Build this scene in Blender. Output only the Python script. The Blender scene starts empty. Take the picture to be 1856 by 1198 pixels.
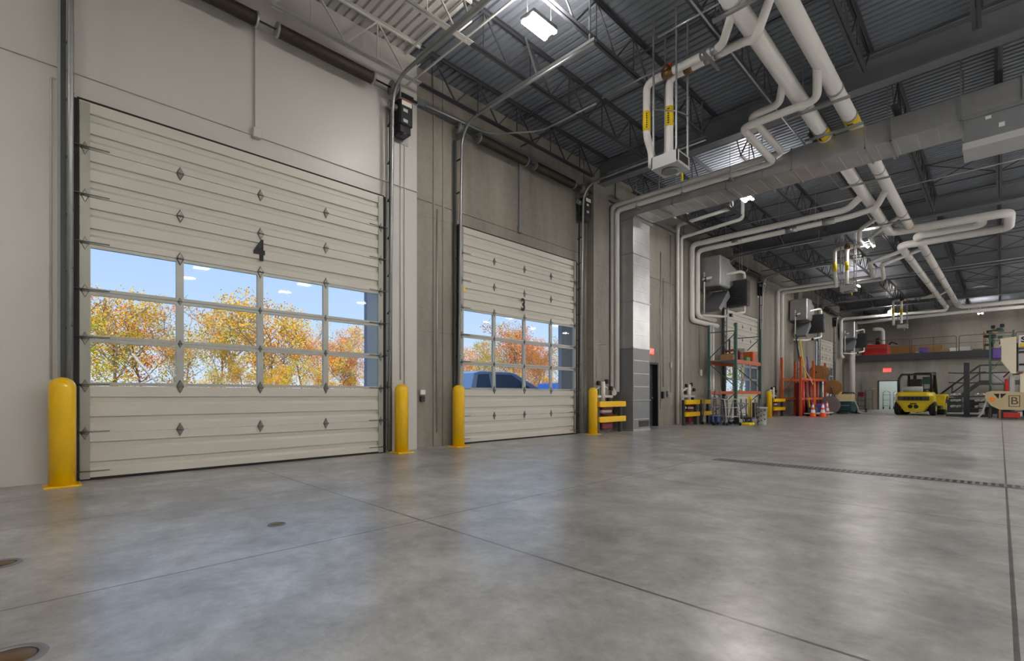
import bpy, math, random
from mathutils import Vector, Matrix
random.seed(7)
C = bpy.context.scene.collection
PI = math.pi
S2 = math.sqrt(0.5)

# ------------------------------------------------------------------ camera
H_CAM = 1.10
cam_d = bpy.data.cameras.new('camera'); cam = bpy.data.objects.new('camera', cam_d); C.objects.link(cam)
cam_d.sensor_width = 36.0; cam_d.lens = 885.0/1856*36.0
cam_d.shift_y = (716-599)/1856.0
cam_d.clip_end = 500
cam.location = (0, 0, H_CAM); cam.rotation_euler = (PI/2, 0, PI/4)
bpy.context.scene.camera = cam

# ------------------------------------------------------------------ materials
def lin(c):
    return tuple(((v/255)/12.92 if v/255 <= .04045 else ((v/255+.055)/1.055)**2.4) for v in c)
def _nt(name):
    m = bpy.data.materials.new(name); m.use_nodes = True
    nt = m.node_tree; b = nt.nodes['Principled BSDF']
    return m, nt, b
def mat(name, col, rough=.5, metal=0., var=0., scale=4., bump=0., emit=None, es=0., stretch=None, coat=0.):
    m, nt, b = _nt(name)
    c = lin(col)
    b.inputs['Base Color'].default_value = (*c, 1)
    b.inputs['Roughness'].default_value = rough
    b.inputs['Metallic'].default_value = metal
    if coat: b.inputs['Coat Weight'].default_value = coat
    if emit:
        b.inputs['Emission Color'].default_value = (*lin(emit), 1); b.inputs['Emission Strength'].default_value = es
    if var or bump:
        g = nt.nodes.new('ShaderNodeNewGeometry'); mp = nt.nodes.new('ShaderNodeMapping')
        mp.inputs['Scale'].default_value = stretch or (1, 1, 1)
        nt.links.new(g.outputs['Position'], mp.inputs['Vector'])
        n = nt.nodes.new('ShaderNodeTexNoise'); n.inputs['Scale'].default_value = scale; n.inputs['Detail'].default_value = 6
        nt.links.new(mp.outputs[0], n.inputs['Vector'])
        if var:
            r = nt.nodes.new('ShaderNodeMapRange')
            r.inputs['From Min'].default_value = .3; r.inputs['From Max'].default_value = .7
            r.inputs['To Min'].default_value = 1-var; r.inputs['To Max'].default_value = 1+var
            nt.links.new(n.outputs['Fac'], r.inputs['Value'])
            mx = nt.nodes.new('ShaderNodeVectorMath'); mx.operation = 'SCALE'
            mx.inputs[0].default_value = c
            nt.links.new(r.outputs[0], mx.inputs['Scale'])
            nt.links.new(mx.outputs[0], b.inputs['Base Color'])
        if bump:
            bp = nt.nodes.new('ShaderNodeBump'); bp.inputs['Strength'].default_value = bump; bp.inputs['Distance'].default_value = .02
            nt.links.new(n.outputs['Fac'], bp.inputs['Height']); nt.links.new(bp.outputs[0], b.inputs['Normal'])
    return m
def paint_split(name, white, dark, rough):
    # white paint up to Y = 5.5 m (end of the painted bay), dark paint beyond it
    m, nt, b = _nt(name)
    g = nt.nodes.new('ShaderNodeNewGeometry'); sp = nt.nodes.new('ShaderNodeSeparateXYZ')
    nt.links.new(g.outputs['Position'], sp.inputs[0])
    lt = nt.nodes.new('ShaderNodeMath'); lt.operation = 'GREATER_THAN'; lt.inputs[1].default_value = 5.5
    nt.links.new(sp.outputs['Y'], lt.inputs[0])
    n = nt.nodes.new('ShaderNodeTexNoise'); n.inputs['Scale'].default_value = 1.5
    nt.links.new(g.outputs['Position'], n.inputs['Vector'])
    mx = nt.nodes.new('ShaderNodeMix'); mx.data_type = 'RGBA'
    nt.links.new(lt.outputs[0], mx.inputs['Factor'])
    mx.inputs['A'].default_value = (*lin(white), 1); mx.inputs['B'].default_value = (*lin(dark), 1)
    mm = nt.nodes.new('ShaderNodeMapRange'); mm.inputs['To Min'].default_value = .85; mm.inputs['To Max'].default_value = 1.15
    nt.links.new(n.outputs['Fac'], mm.inputs['Value'])
    sc = nt.nodes.new('ShaderNodeVectorMath'); sc.operation = 'SCALE'
    nt.links.new(mx.outputs['Result'], sc.inputs[0]); nt.links.new(mm.outputs[0], sc.inputs['Scale'])
    nt.links.new(sc.outputs[0], b.inputs['Base Color']); b.inputs['Roughness'].default_value = rough
    return m
def floor_mat():
    m, nt, b = _nt('polished_concrete')
    L = nt.links.new; N = nt.nodes.new
    g = N('ShaderNodeNewGeometry')
    def noise(scale, detail=8, rough=.6, dist=0.):
        n = N('ShaderNodeTexNoise'); n.inputs['Scale'].default_value = scale; n.inputs['Detail'].default_value = detail
        n.inputs['Roughness'].default_value = rough; n.inputs['Distortion'].default_value = dist
        L(g.outputs['Position'], n.inputs['Vector']); return n
    n1 = noise(.5, 6, .6, .2); n2 = noise(1.7, 12, .72, .15); n3 = noise(14, 8, .75)
    a = N('ShaderNodeMath'); a.operation = 'MULTIPLY_ADD'; a.inputs[1].default_value = .6; L(n1.outputs['Fac'], a.inputs[0]); L(n2.outputs['Fac'], a.inputs[2])
    a2 = N('ShaderNodeMath'); a2.operation = 'MULTIPLY_ADD'; a2.inputs[1].default_value = .42; L(n3.outputs['Fac'], a2.inputs[0]); L(a.outputs[0], a2.inputs[2])
    cr = N('ShaderNodeValToRGB'); mr = N('ShaderNodeMapRange'); mr.inputs['From Min'].default_value = .74; mr.inputs['From Max'].default_value = 1.3
    L(a2.outputs[0], mr.inputs['Value']); L(mr.outputs[0], cr.inputs[0])
    e = cr.color_ramp.elements; e[0].color = (*lin((96, 96, 97)), 1); e[1].color = (*lin((196, 195, 193)), 1)
    el = cr.color_ramp.elements.new(.5); el.color = (*lin((150, 150, 149)), 1)
    sp = N('ShaderNodeSeparateXYZ'); L(g.outputs['Position'], sp.inputs[0])
    def line(sock, off, period, w):
        s = N('ShaderNodeMath'); s.operation = 'SUBTRACT'; s.inputs[1].default_value = off - w/2; L(sock, s.inputs[0])
        f = N('ShaderNodeMath'); f.operation = 'FLOORED_MODULO'; f.inputs[1].default_value = period; L(s.outputs[0], f.inputs[0])
        l = N('ShaderNodeMath'); l.operation = 'LESS_THAN'; l.inputs[1].default_value = w; L(f.outputs[0], l.inputs[0]); return l
    l1 = line(sp.outputs['X'], .05, 3.65, .02); l2 = line(sp.outputs['Y'], 2.47, 3.4, .02); l3 = line(sp.outputs['X'], -5.75, 60., .012)
    mxa = N('ShaderNodeMath'); mxa.operation = 'MAXIMUM'; L(l1.outputs[0], mxa.inputs[0]); L(l2.outputs[0], mxa.inputs[1])
    mxb = N('ShaderNodeMath'); mxb.operation = 'MAXIMUM'; L(mxa.outputs[0], mxb.inputs[0]); L(l3.outputs[0], mxb.inputs[1])
    mix = N('ShaderNodeMix'); mix.data_type = 'RGBA'; L(mxb.outputs[0], mix.inputs['Factor'])
    L(cr.outputs[0], mix.inputs['A']); mix.inputs['B'].default_value = (*lin((52, 50, 48)), 1)
    L(mix.outputs['Result'], b.inputs['Base Color'])
    rr = N('ShaderNodeMapRange'); rr.inputs['From Min'].default_value = .35; rr.inputs['From Max'].default_value = .65
    rr.inputs['To Min'].default_value = .29; rr.inputs['To Max'].default_value = .34
    L(n1.outputs['Fac'], rr.inputs['Value']); L(rr.outputs[0], b.inputs['Roughness'])
    b.inputs['IOR'].default_value = 4.0
    n4 = noise(5.5, 10, .75, .4)
    am = N('ShaderNodeMath'); am.operation = 'MULTIPLY_ADD'; am.inputs[1].default_value = .7; L(n4.outputs['Fac'], am.inputs[0]); L(n2.outputs['Fac'], am.inputs[2])
    sl = N('ShaderNodeMapRange'); sl.inputs['From Min'].default_value = .68; sl.inputs['From Max'].default_value = 1.02
    sl.inputs['To Min'].default_value = .26; sl.inputs['To Max'].default_value = .62
    L(am.outputs[0], sl.inputs['Value']); L(sl.outputs[0], b.inputs['Specular IOR Level'])
    bp = N('ShaderNodeBump'); bp.inputs['Strength'].default_value = .02; bp.inputs['Distance'].default_value = .01
    L(n2.outputs['Fac'], bp.inputs['Height']); L(bp.outputs[0], b.inputs['Normal'])
    return m
def concrete_mat(name, col, block=False):
    m, nt, b = _nt(name); L = nt.links.new; N = nt.nodes.new
    g = N('ShaderNodeNewGeometry')
    mp = N('ShaderNodeMapping'); mp.inputs['Scale'].default_value = (1, 1.6, .25); L(g.outputs['Position'], mp.inputs['Vector'])
    n1 = N('ShaderNodeTexNoise'); n1.inputs['Scale'].default_value = 1.1; n1.inputs['Detail'].default_value = 8; L(mp.outputs[0], n1.inputs['Vector'])
    n2 = N('ShaderNodeTexNoise'); n2.inputs['Scale'].default_value = 9; n2.inputs['Detail'].default_value = 10; n2.inputs['Roughness'].default_value = .7; L(g.outputs['Position'], n2.inputs['Vector'])
    ad = N('ShaderNodeMath'); ad.operation = 'MULTIPLY_ADD'; ad.inputs[1].default_value = .5; L(n2.outputs['Fac'], ad.inputs[0]); L(n1.outputs['Fac'], ad.inputs[2])
    mr = N('ShaderNodeMapRange'); mr.inputs['From Min'].default_value = .5; mr.inputs['From Max'].default_value = 1.
    mr.inputs['To Min'].default_value = .72; mr.inputs['To Max'].default_value = 1.25; L(ad.outputs[0], mr.inputs['Value'])
    sp = N('ShaderNodeSeparateXYZ'); L(g.outputs['Position'], sp.inputs[0])
    f = N('ShaderNodeMath'); f.operation = 'FLOORED_MODULO'; f.inputs[1].default_value = .203 if block else 2.44; L(sp.outputs['Z'], f.inputs[0])
    l = N('ShaderNodeMath'); l.operation = 'LESS_THAN'; l.inputs[1].default_value = .012; L(f.outputs[0], l.inputs[0])
    k = N('ShaderNodeMath'); k.operation = 'MULTIPLY_ADD'; k.inputs[1].default_value = -.12 if block else -.25; k.inputs[2].default_value = 1; L(l.outputs[0], k.inputs[0])
    mu = N('ShaderNodeMath'); mu.operation = 'MULTIPLY'; L(mr.outputs[0], mu.inputs[0]); L(k.outputs[0], mu.inputs[1])
    sc = N('ShaderNodeVectorMath'); sc.operation = 'SCALE'; sc.inputs[0].default_value = lin(col); L(mu.outputs[0], sc.inputs['Scale'])
    L(sc.outputs[0], b.inputs['Base Color']); b.inputs['Roughness'].default_value = .75
    bp = N('ShaderNodeBump'); bp.inputs['Strength'].default_value = .25; bp.inputs['Distance'].default_value = .01
    L(n2.outputs['Fac'], bp.inputs['Height']); L(bp.outputs[0], b.inputs['Normal'])
    return m
def glass_mat():
    m, nt, b = _nt('window_glass'); nt.nodes.remove(b); N = nt.nodes.new; L = nt.links.new
    t = N('ShaderNodeBsdfTransparent'); t.inputs[0].default_value = (.94, .97, .98, 1)
    gl = N('ShaderNodeBsdfGlossy'); gl.inputs['Roughness'].default_value = .02
    fr = N('ShaderNodeLayerWeight'); fr.inputs[0].default_value = .5
    pw = N('ShaderNodeMath'); pw.operation = 'POWER'; pw.inputs[1].default_value = 4.; L(fr.outputs['Facing'], pw.inputs[0])
    ma = N('ShaderNodeMath'); ma.operation = 'MULTIPLY_ADD'; ma.inputs[1].default_value = .5; ma.inputs[2].default_value = .012; L(pw.outputs[0], ma.inputs[0])
    mx = N('ShaderNodeMixShader'); L(ma.outputs[0], mx.inputs[0]); L(t.outputs[0], mx.inputs[1]); L(gl.outputs[0], mx.inputs[2])
    L(mx.outputs[0], nt.nodes['Material Output'].inputs[0]); return m
def leaf_mat(name, cols):
    m, nt, b = _nt(name); N = nt.nodes.new; L = nt.links.new
    oi = N('ShaderNodeObjectInfo'); g = N('ShaderNodeNewGeometry')
    n = N('ShaderNodeTexNoise'); n.inputs['Scale'].default_value = .55; n.inputs['Detail'].default_value = 4; L(g.outputs['Position'], n.inputs['Vector'])
    a = N('ShaderNodeMath'); a.operation = 'MULTIPLY_ADD'; a.inputs[1].default_value = .6; L(g.outputs['Random Per Island'], a.inputs[0])
    k = N('ShaderNodeMath'); k.operation = 'MULTIPLY_ADD'; k.inputs[1].default_value = 1.6; k.inputs[2].default_value = -.75; L(n.outputs['Fac'], k.inputs[0]); 
    L(k.outputs[0], a.inputs[2])
    r = N('ShaderNodeMath'); r.operation = 'MULTIPLY_ADD'; r.inputs[1].default_value = .45; L(oi.outputs['Random'], r.inputs[0]); L(a.outputs[0], r.inputs[2])
    cr = N('ShaderNodeValToRGB'); L(r.outputs[0], cr.inputs[0]); e = cr.color_ramp.elements
    e[0].color = (*lin(cols[0]), 1); e[1].color = (*lin(cols[-1]), 1)
    for i, c in enumerate(cols[1:-1]):
        q = cr.color_ramp.elements.new((i+1)/(len(cols)-1)); q.color = (*lin(c), 1)
    L(cr.outputs[0], b.inputs['Base Color']); b.inputs['Roughness'].default_value = .7
    tr = N('ShaderNodeBsdfTranslucent'); L(cr.outputs[0], tr.inputs[0])
    mx = N('ShaderNodeMixShader'); mx.inputs[0].default_value = .35
    L(b.outputs[0], mx.inputs[1]); L(tr.outputs[0], mx.inputs[2]); L(mx.outputs[0], nt.nodes['Material Output'].inputs[0])
    return m

M = {}
M['floor'] = floor_mat()
M['white_wall'] = mat('white_wall_paint', (190, 187, 182), .38, var=.03, scale=.8, bump=.03)
M['concrete'] = concrete_mat('precast_concrete', (136, 131, 122))
M['block'] = concrete_mat('block_wall', (146, 143, 136), True)
M['deck'] = paint_split('deck_paint', (196, 194, 189), (116, 122, 130), .45)
M['joist'] = paint_split('joist_paint', (200, 198, 193), (66, 66, 72), .5)
M['girder'] = mat('girder_paint', (108, 111, 116), .45, var=.08)
M['door'] = mat('door_panel', (192, 190, 180), .42, var=.02, scale=1.)
M['rail'] = mat('door_rail', (164, 166, 160), .4, .2)
M['stile'] = mat('door_end_stile', (150, 150, 141), .4, .25)
M['seal'] = mat('rubber_seal', (16, 13, 12), .7)
M['galv'] = mat('galvanised_steel', (176, 178, 178), .36, .85, var=.12, scale=3)
M['duct'] = mat('duct_sheet', (186, 188, 190), .33, .72, var=.12, scale=2.2)
M['duct_w'] = mat('duct_sheet_pale', (208, 206, 202), .33, .5, var=.08, scale=3)
M['track'] = mat('track_steel', (150, 152, 152), .38, .8, var=.1)
M['dark_track'] = mat('track_angle', (66, 70, 66), .5, .4)
M['hinge'] = mat('zinc_hinge', (120, 122, 116), .35, .8)
M['spring'] = mat('oiled_spring', (70, 61, 54), .5, .5)
M['black'] = mat('black_plastic', (22, 22, 24), .4)
M['dgrey'] = mat('dark_grey_metal', (62, 63, 66), .5, .2)
M['grey'] = mat('grey_metal', (128, 130, 134), .45, .3, var=.05)
M['lgrey'] = mat('light_grey', (176, 177, 178), .5)
M['white'] = mat('white_plastic', (222, 220, 214), .4)
M['pipe'] = mat('pipe_insulation', (226, 224, 220), .5, var=.03, scale=6)
M['yellow'] = mat('safety_yellow', (236, 188, 4), .3, coat=.3)
M['ylabel'] = mat('label_yellow', (232, 200, 20), .5)
M['orange'] = mat('rack_orange', (190, 84, 34), .5, var=.1)
M['amber'] = mat('amber_reflector', (255, 138, 20), .3)
M['red'] = mat('red_paint', (186, 38, 30), .45)
M['maroon'] = mat('dark_red_paint', (112, 22, 30), .45)
M['rgreen'] = mat('rack_green', (58, 92, 80), .5)
M['brass'] = mat('brass', (128, 100, 66), .4, .8)
M['tan'] = mat('beige_paint', (196, 178, 140), .5)
M['cream'] = mat('cream_fibreglass', (226, 216, 192), .45)
M['wood'] = mat('raw_plywood', (158, 116, 66), .65, var=.2, scale=14, stretch=(1, 1, 6))
M['cable'] = mat('brown_cable', (110, 72, 34), .6)
M['tire'] = mat('tyre_rubber', (26, 26, 27), .8, bump=.3, scale=30)
M['fork'] = mat('forklift_yellow', (214, 190, 20), .35, coat=.4)
M['blue'] = mat('blue_plastic', (48, 84, 160), .45)
M['teal'] = mat('dark_teal_plastic', (22, 62, 66), .4)
M['purple'] = mat('purple_plastic', (96, 72, 150), .5)
M['green'] = mat('green_plastic', (70, 130, 70), .5)
M['conew'] = mat('cone_reflective', (235, 235, 235), .35)
M['coneo'] = mat('cone_orange', (238, 84, 24), .5)
M['brown'] = mat('cardboard', (164, 128, 88), .8)
M['fascia'] = mat('mezzanine_steel', (52, 52, 56), .5)
M['railing'] = mat('railing_brown', (96, 84, 74), .5, .3)
M['bark'] = mat('tree_bark', (128, 112, 100), .9, var=.35, scale=6)
M['palebark'] = mat('pale_bark', (176, 168, 162), .9, var=.2, scale=6)
M['asphalt'] = mat('asphalt', (112, 112, 114), .9, var=.1)
M['grass'] = mat('dry_grass', (150, 142, 70), .95, var=.3, scale=1.5)
M['ext'] = mat('outer_jamb', (150, 158, 178), .6)
M['silver'] = mat('silver_car_paint', (176, 190, 216), .3, .1, coat=.6)
M['carglass'] = mat('car_glass', (90, 112, 140), .08, .3)
M['chrome'] = mat('chrome', (200, 200, 204), .15, 1)
M['ink'] = mat('black_lettering', (14, 14, 15), .6)
M["lamp"] = mat('led_lens', (255, 250, 240), .5, emit=(255, 249, 243), es=280.)
M['upfill'] = mat('uplight_fill', (255, 250, 240), .5, emit=(255, 249, 243), es=190.)  # upward fill added for the dark ceiling
M['exit'] = mat('exit_lit', (250, 90, 90), .5, emit=(255, 84, 80), es=1.2)
M['room'] = mat('next_room_wall', (205, 222, 222), .7)
M['glass'] = glass_mat()
M['leaf_y'] = leaf_mat('leaves_yellow', [(150, 164, 60), (214, 206, 76), (246, 208, 76), (242, 172, 66), (232, 140, 70)])
M['leaf_o'] = leaf_mat('leaves_orange', [(240, 204, 90), (244, 170, 74), (236, 134, 66), (246, 180, 110), (214, 116, 74)])
M['leaf_g'] = leaf_mat('leaves_green', [(120, 150, 66), (166, 182, 76), (196, 200, 84), (146, 166, 80), (236, 206, 90)])

# ------------------------------------------------------------------ mesh builder (world coordinates)
class MB:
    def __init__(s): s.v = []; s.f = []; s.sm = []
    def _add(s, vs, fs, smooth=False):
        o = len(s.v); s.v += [tuple(v) for v in vs]; s.f += [tuple(i+o for i in f) for f in fs]; s.sm += [smooth]*len(fs); return s
    def box(s, x0, x1, y0, y1, z0, z1):
        v = [(x, y, z) for x in (x0, x1) for y in (y0, y1) for z in (z0, z1)]
        return s._add(v, [(0, 1, 3, 2), (4, 6, 7, 5), (0, 4, 5, 1), (2, 3, 7, 6), (0, 2, 6, 4), (1, 5, 7, 3)])
    def cbox(s, c, sz, b=.0):
        x, y, z = c; a, d, e = sz
        if b <= 0: return s.box(x-a/2, x+a/2, y-d/2, y+d/2, z-e/2, z+e/2)
        pts = [(-a/2+b, -d/2), (a/2-b, -d/2), (a/2, -d/2+b), (a/2, d/2-b), (a/2-b, d/2), (-a/2+b, d/2), (-a/2, d/2-b), (-a/2, -d/2+b)]
        v = []
        for zz, k in ((-e/2, 1-2*b/max(a, d)), (-e/2+b, 1), (e/2-b, 1), (e/2, 1-2*b/max(a, d))):
            v += [(x+p[0]*k, y+p[1]*k, z+zz) for p in pts]
        f = [tuple(range(7, -1, -1)), tuple(range(24, 32))]
        for r in range(3):
            for i in range(8): f.append((r*8+i, r*8+(i+1) % 8, r*8+8+(i+1) % 8, r*8+8+i))
        return s._add(v, f)
    def bar(s, p, q, w, h, up=(0, 0, 1)):
        p = Vector(p); q = Vector(q); d = (q-p).normalized(); u = Vector(up)
        if abs(d.dot(u)) > .98: u = Vector((0, 1, 0)) if abs(d.y) < .9 else Vector((1, 0, 0))
        sd = d.cross(u).normalized(); u = sd.cross(d).normalized(); v = []
        for e in (p, q):
            for a, b in ((-1, -1), (1, -1), (1, 1), (-1, 1)): v.append(e+sd*a*w/2+u*b*h/2)
        return s._add(v, [(3, 2, 1, 0), (4, 5, 6, 7), (0, 1, 5, 4), (1, 2, 6, 5), (2, 3, 7, 6), (3, 0, 4, 7)])
    def cyl(s, p, q, r, r2=None, n=14, cap=True):
        p = Vector(p); q = Vector(q); r2 = r if r2 is None else r2
        d = (q-p).normalized(); u = Vector((0, 0, 1)) if abs(d.z) < .9 else Vector((1, 0, 0))
        a = d.cross(u).normalized(); b = d.cross(a).normalized(); v = []
        for e, rr in ((p, r), (q, r2)):
            for i in range(n):
                t = 2*PI*i/n; v.append(e+(a*math.cos(t)+b*math.sin(t))*rr)
        s._add(v, [(i, i+n, (i+1) % n+n, (i+1) % n) for i in range(n)], True)
        if cap: 
            s._add([], [])
            o = len(s.v)-2*n
            s.f += [tuple(o+i for i in range(n)), tuple(o+n+i for i in range(n-1, -1, -1))]; s.sm += [False, False]
        return s
    def tube(s, pts, r, n=12, bend=None, seg=5, cap=True):
        P = [Vector(p) for p in pts]; bend = r*2.2 if bend is None else bend
        out = [P[0]]
        for i in range(1, len(P)-1):
            a, b, c = P[i-1], P[i], P[i+1]
            d1 = (a-b); d2 = (c-b); k = min(bend, d1.length*.48, d2.length*.48)
            s0 = b+d1.normalized()*k; s1 = b+d2.normalized()*k
            for j in range(seg+1):
                t = j/seg; out.append(s0*(1-t)**2+b*2*t*(1-t)+s1*t*t)
        out.append(P[-1])
        d = (out[1]-out[0]).normalized(); u = Vector((0, 0, 1)) if abs(d.z) < .9 else Vector((1, 0, 0))
        a = d.cross(u).normalized(); v = []; m = len(out)
        for i, p in enumerate(out):
            if i == 0: t = (out[1]-out[0])
            elif i == m-1: t = (out[-1]-out[-2])
            else: t = (out[i+1]-out[i]).normalized()+(out[i]-out[i-1]).normalized()
            t = t.normalized(); a = (a-t*a.dot(t)).normalized(); b = t.cross(a)
            rr = r[i] if isinstance(r, list) else r
            for j in range(n):
                w = 2*PI*j/n; v.append(p+(a*math.cos(w)+b*math.sin(w))*rr)
        f = []
        for i in range(m-1):
            for j in range(n): f.append((i*n+j, i*n+(j+1) % n, (i+1)*n+(j+1) % n, (i+1)*n+j))
        s._add(v, f, True)
        if cap:
            o = len(s.v)-m*n
            s.f += [tuple(o+j for j in range(n-1, -1, -1)), tuple(o+(m-1)*n+j for j in range(n))]; s.sm += [False]*2
        return s
    def prism(s, prof, axis, a0, a1):
        # prof: 2D points; axis 'x': (y,z), 'y': (x,z), 'z': (x,y)
        n = len(prof); v = []
        for a in (a0, a1):
            for p in prof: v.append((a, p[0], p[1]) if axis == 'x' else (p[0], a, p[1]) if axis == 'y' else (p[0], p[1], a))
        f = [(i, (i+1) % n, (i+1) % n+n, i+n) for i in range(n)]
        f += [tuple(range(n-1, -1, -1)), tuple(range(n, 2*n))]
        return s._add(v, f)
    def lathe(s, prof, c, n=20, axis='z', cap=True):
        v = []; cx, cy, cz = c
        for r, h in prof:
            for j in range(n):
                t = 2*PI*j/n; a, b = r*math.cos(t), r*math.sin(t)
                v.append((cx+a, cy+b, cz+h) if axis == 'z' else (cx+h, cy+a, cz+b) if axis == 'x' else (cx+a, cy+h, cz+b))
        m = len(prof); f = [(i*n+j, i*n+(j+1) % n, (i+1)*n+(j+1) % n, (i+1)*n+j) for i in range(m-1) for j in range(n)]
        s._add(v, f, True)
        if cap:
            o = len(s.v)-m*n; s.f += [tuple(o+j for j in range(n-1, -1, -1)), tuple(o+(m-1)*n+j for j in range(n))]; s.sm += [False]*2
        return s
    def blob(s, c, r, n=10, m=6, jit=0):
        v = []; 
        for i in range(m+1):
            ph = PI*i/m
            for j in range(n):
                t = 2*PI*j/n; k = 1+random.uniform(-jit, jit)
                v.append((c[0]+r[0]*k*math.sin(ph)*math.cos(t), c[1]+r[1]*k*math.sin(ph)*math.sin(t), c[2]+r[2]*k*math.cos(ph)))
        return s._add(v, [(i*n+j, (i+1)*n+j, (i+1)*n+(j+1) % n, i*n+(j+1) % n) for i in range(m) for j in range(n)], True)
    def build(s, name, m, parent=None, bevel=0.):
        me = bpy.data.meshes.new(name)
        o = bpy.data.objects.new(name, me); C.objects.link(o)
        if parent is not None:
            org = ORG[parent]; o.parent = parent; ORG[o] = org
        else:
            xs = [v[0] for v in s.v]; ys = [v[1] for v in s.v]; zs = [v[2] for v in s.v]
            org = ((min(xs)+max(xs))/2, (min(ys)+max(ys))/2, min(zs)); o.location = org; ORG[o] = org
        me.from_pydata([(v[0]-org[0], v[1]-org[1], v[2]-org[2]) for v in s.v], [], s.f)
        me.polygons.foreach_set('use_smooth', s.sm); me.update()
        me.materials.append(M[m] if isinstance(m, str) else m)
        if bevel:
            b = o.modifiers.new('bevel', 'BEVEL'); b.width = bevel; b.segments = 2; b.limit_method = 'ANGLE'
        LASTO[0] = o
        return o
ORG = {}
LASTO = [None]
def tag(o, label=None, cat=None, group=None, kind=None):
    if label: o['label'] = label
    if cat: o['category'] = cat
    if group: o['group'] = group
    if kind: o['kind'] = kind
    return o
def thing(name, label, cat, loc=(0, 0, 0), group=None, kind=None):
    o = bpy.data.objects.new(name, None); C.objects.link(o); o.location = loc; ORG[o] = tuple(loc); o.empty_display_size = .1
    return tag(o, label, cat, group, kind)
KIDS = {}
def kids(o): return [c for c in bpy.data.objects if c.parent == o]
def copy_tree(o, parent=None):
    c = o.copy(); C.objects.link(c); c.parent = parent; ORG[c] = ORG[o]
    for ch in kids(o): copy_tree(ch, c)
    return c
def dup(o, loc, rz=0., label=None, group=None, scale=None):
    c = copy_tree(o); c.location = loc; c.rotation_euler = (0, 0, rz)
    if label: c['label'] = label
    if group: c['group'] = group
    if scale: c.scale = scale
    return c
def text(name, body, size, m, parent, mtx, bold=.0, ext=.003):
    cu = bpy.data.curves.new(name, 'FONT'); cu.body = body; cu.size = size; cu.extrude = ext; cu.offset = bold
    cu.align_x = 'CENTER'; cu.align_y = 'CENTER'
    t = bpy.data.objects.new('tmp', cu); C.objects.link(t)
    bpy.context.view_layer.update()
    me = bpy.data.meshes.new_from_object(t.evaluated_get(bpy.context.evaluated_depsgraph_get()))
    bpy.data.objects.remove(t); me.transform(mtx)
    if parent is not None: me.transform(Matrix.Translation(-Vector(ORG[parent])))
    me.name = name; o = bpy.data.objects.new(name, me); C.objects.link(o); me.materials.clear(); me.materials.append(M[m])
    if parent is not None: o.parent = parent; ORG[o] = ORG[parent]
    return o
def face_x(x, y, z):   # lettering on a surface facing +X
    return Matrix(((0, 0, 1, x), (1, 0, 0, y), (0, 1, 0, z), (0, 0, 0, 1)))
def face_my(x, y, z):  # lettering on a surface facing -Y
    return Matrix(((1, 0, 0, x), (0, 0, -1, y), (0, 1, 0, z), (0, 0, 0, 1)))
ORD = ['first', 'second', 'third', 'fourth', 'fifth', 'sixth', 'seventh', 'eighth', 'ninth', 'tenth', 'eleventh', 'twelfth', 'thirteenth', 'fourteenth', 'fifteenth']

# ================================================================== SETTING
XW, XC = -8.40, -8.60          # inner faces: painted wall, bare concrete wall
ZD = 7.95                      # underside of roof deck
tag(MB().box(-8.95, 13, -9, 52, -.2, 0).build('floor', 'floor'), kind='structure')
D4 = (.48, 4.86); D3 = (6.84, 11.09); D2 = (21.6, 25.85); D1 = (37.1, 41.3); DH = 4.88
w = MB()
w.box(-8.85, XW, -9, D4[0]+.06, 0, ZD); w.box(-8.85, XW, D4[1]-.06, 5.66, 0, ZD); w.box(-8.85, XW, D4[0]+.06, D4[1]-.06, DH-.04, ZD)
tag(w.build('wall_left', 'white_wall'), kind='structure')
w = MB(); ys = [5.66, D3[0]+.06, D3[1]-.06, 15.0, 15.85, D2[0]+.06, D2[1]-.06, D1[0]+.06, D1[1]-.06, 52]
for i in range(0, len(ys), 2): w.box(-9.0, XC, ys[i], ys[i+1], 0, ZD)
for d in (D3, D2, D1): w.box(-9.0, XC, d[0]+.06, d[1]-.06, DH-.04, ZD)
w.box(-9.0, XC, 15.0, 15.85, 2.2, ZD)
tag(w.build('wall_left', 'concrete'), kind='structure')
tag(MB().box(13, 13.3, -9, 52, 0, ZD).build('wall_right', 'block'), kind='structure')
tag(MB().box(-8.85, 13, -9.3, -9, 0, ZD).build('wall_front', 'white_wall'), kind='structure')
w = MB(); YB = 45.4
BX = (-6.45, -5.35); BX2 = (-4.72, -3.9)    # openings in the lower back wall
w.box(-8.6, BX[0], YB, YB+.2, 0, 3.66); w.box(BX[1], BX2[0], YB, YB+.2, 0, 3.66); w.box(BX2[1], 13, YB, YB+.2, 0, 3.66)
w.box(BX[0], BX[1], YB, YB+.2, 2.13, 3.66); w.box(BX2[0], BX2[1], YB, YB+.2, 2.13, 3.66)
tag(w.build('wall_back', 'block'), kind='structure')
tag(MB().box(-8.6, 13, 51, 51.3, 3.9, ZD).build('wall_back', 'concrete'), kind='structure')
# room behind the open door
w = MB(); w.box(-8.6, 13, 49.8, 50, 0, 3.6); w.box(-8.6, 13, YB+.2, 49.8, 3.5, 3.6)
tag(w.build('wall_storeroom', 'room'), kind='structure')
# ceiling: fluted roof deck, flutes run across the hall
w = MB(); y = -9.; p = .158; prof = []
while y < 51.5:
    prof += [(y, ZD), (y+.098, ZD), (y+.108, ZD+.04), (y+.146, ZD+.04), (y+.156, ZD)]; y += p
v = []; n = len(prof)
for x in (-8.9, 13.1):
    for q in prof: v.append((x, q[0], q[1]))
w._add(v, [(i, i+n, i+n+1, i+1) for i in range(n-1)])
w.box(-9.3, 13.4, -9.4, 52, ZD+.07, ZD+.3)
tag(w.build('ceiling', 'deck'), kind='structure')
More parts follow.
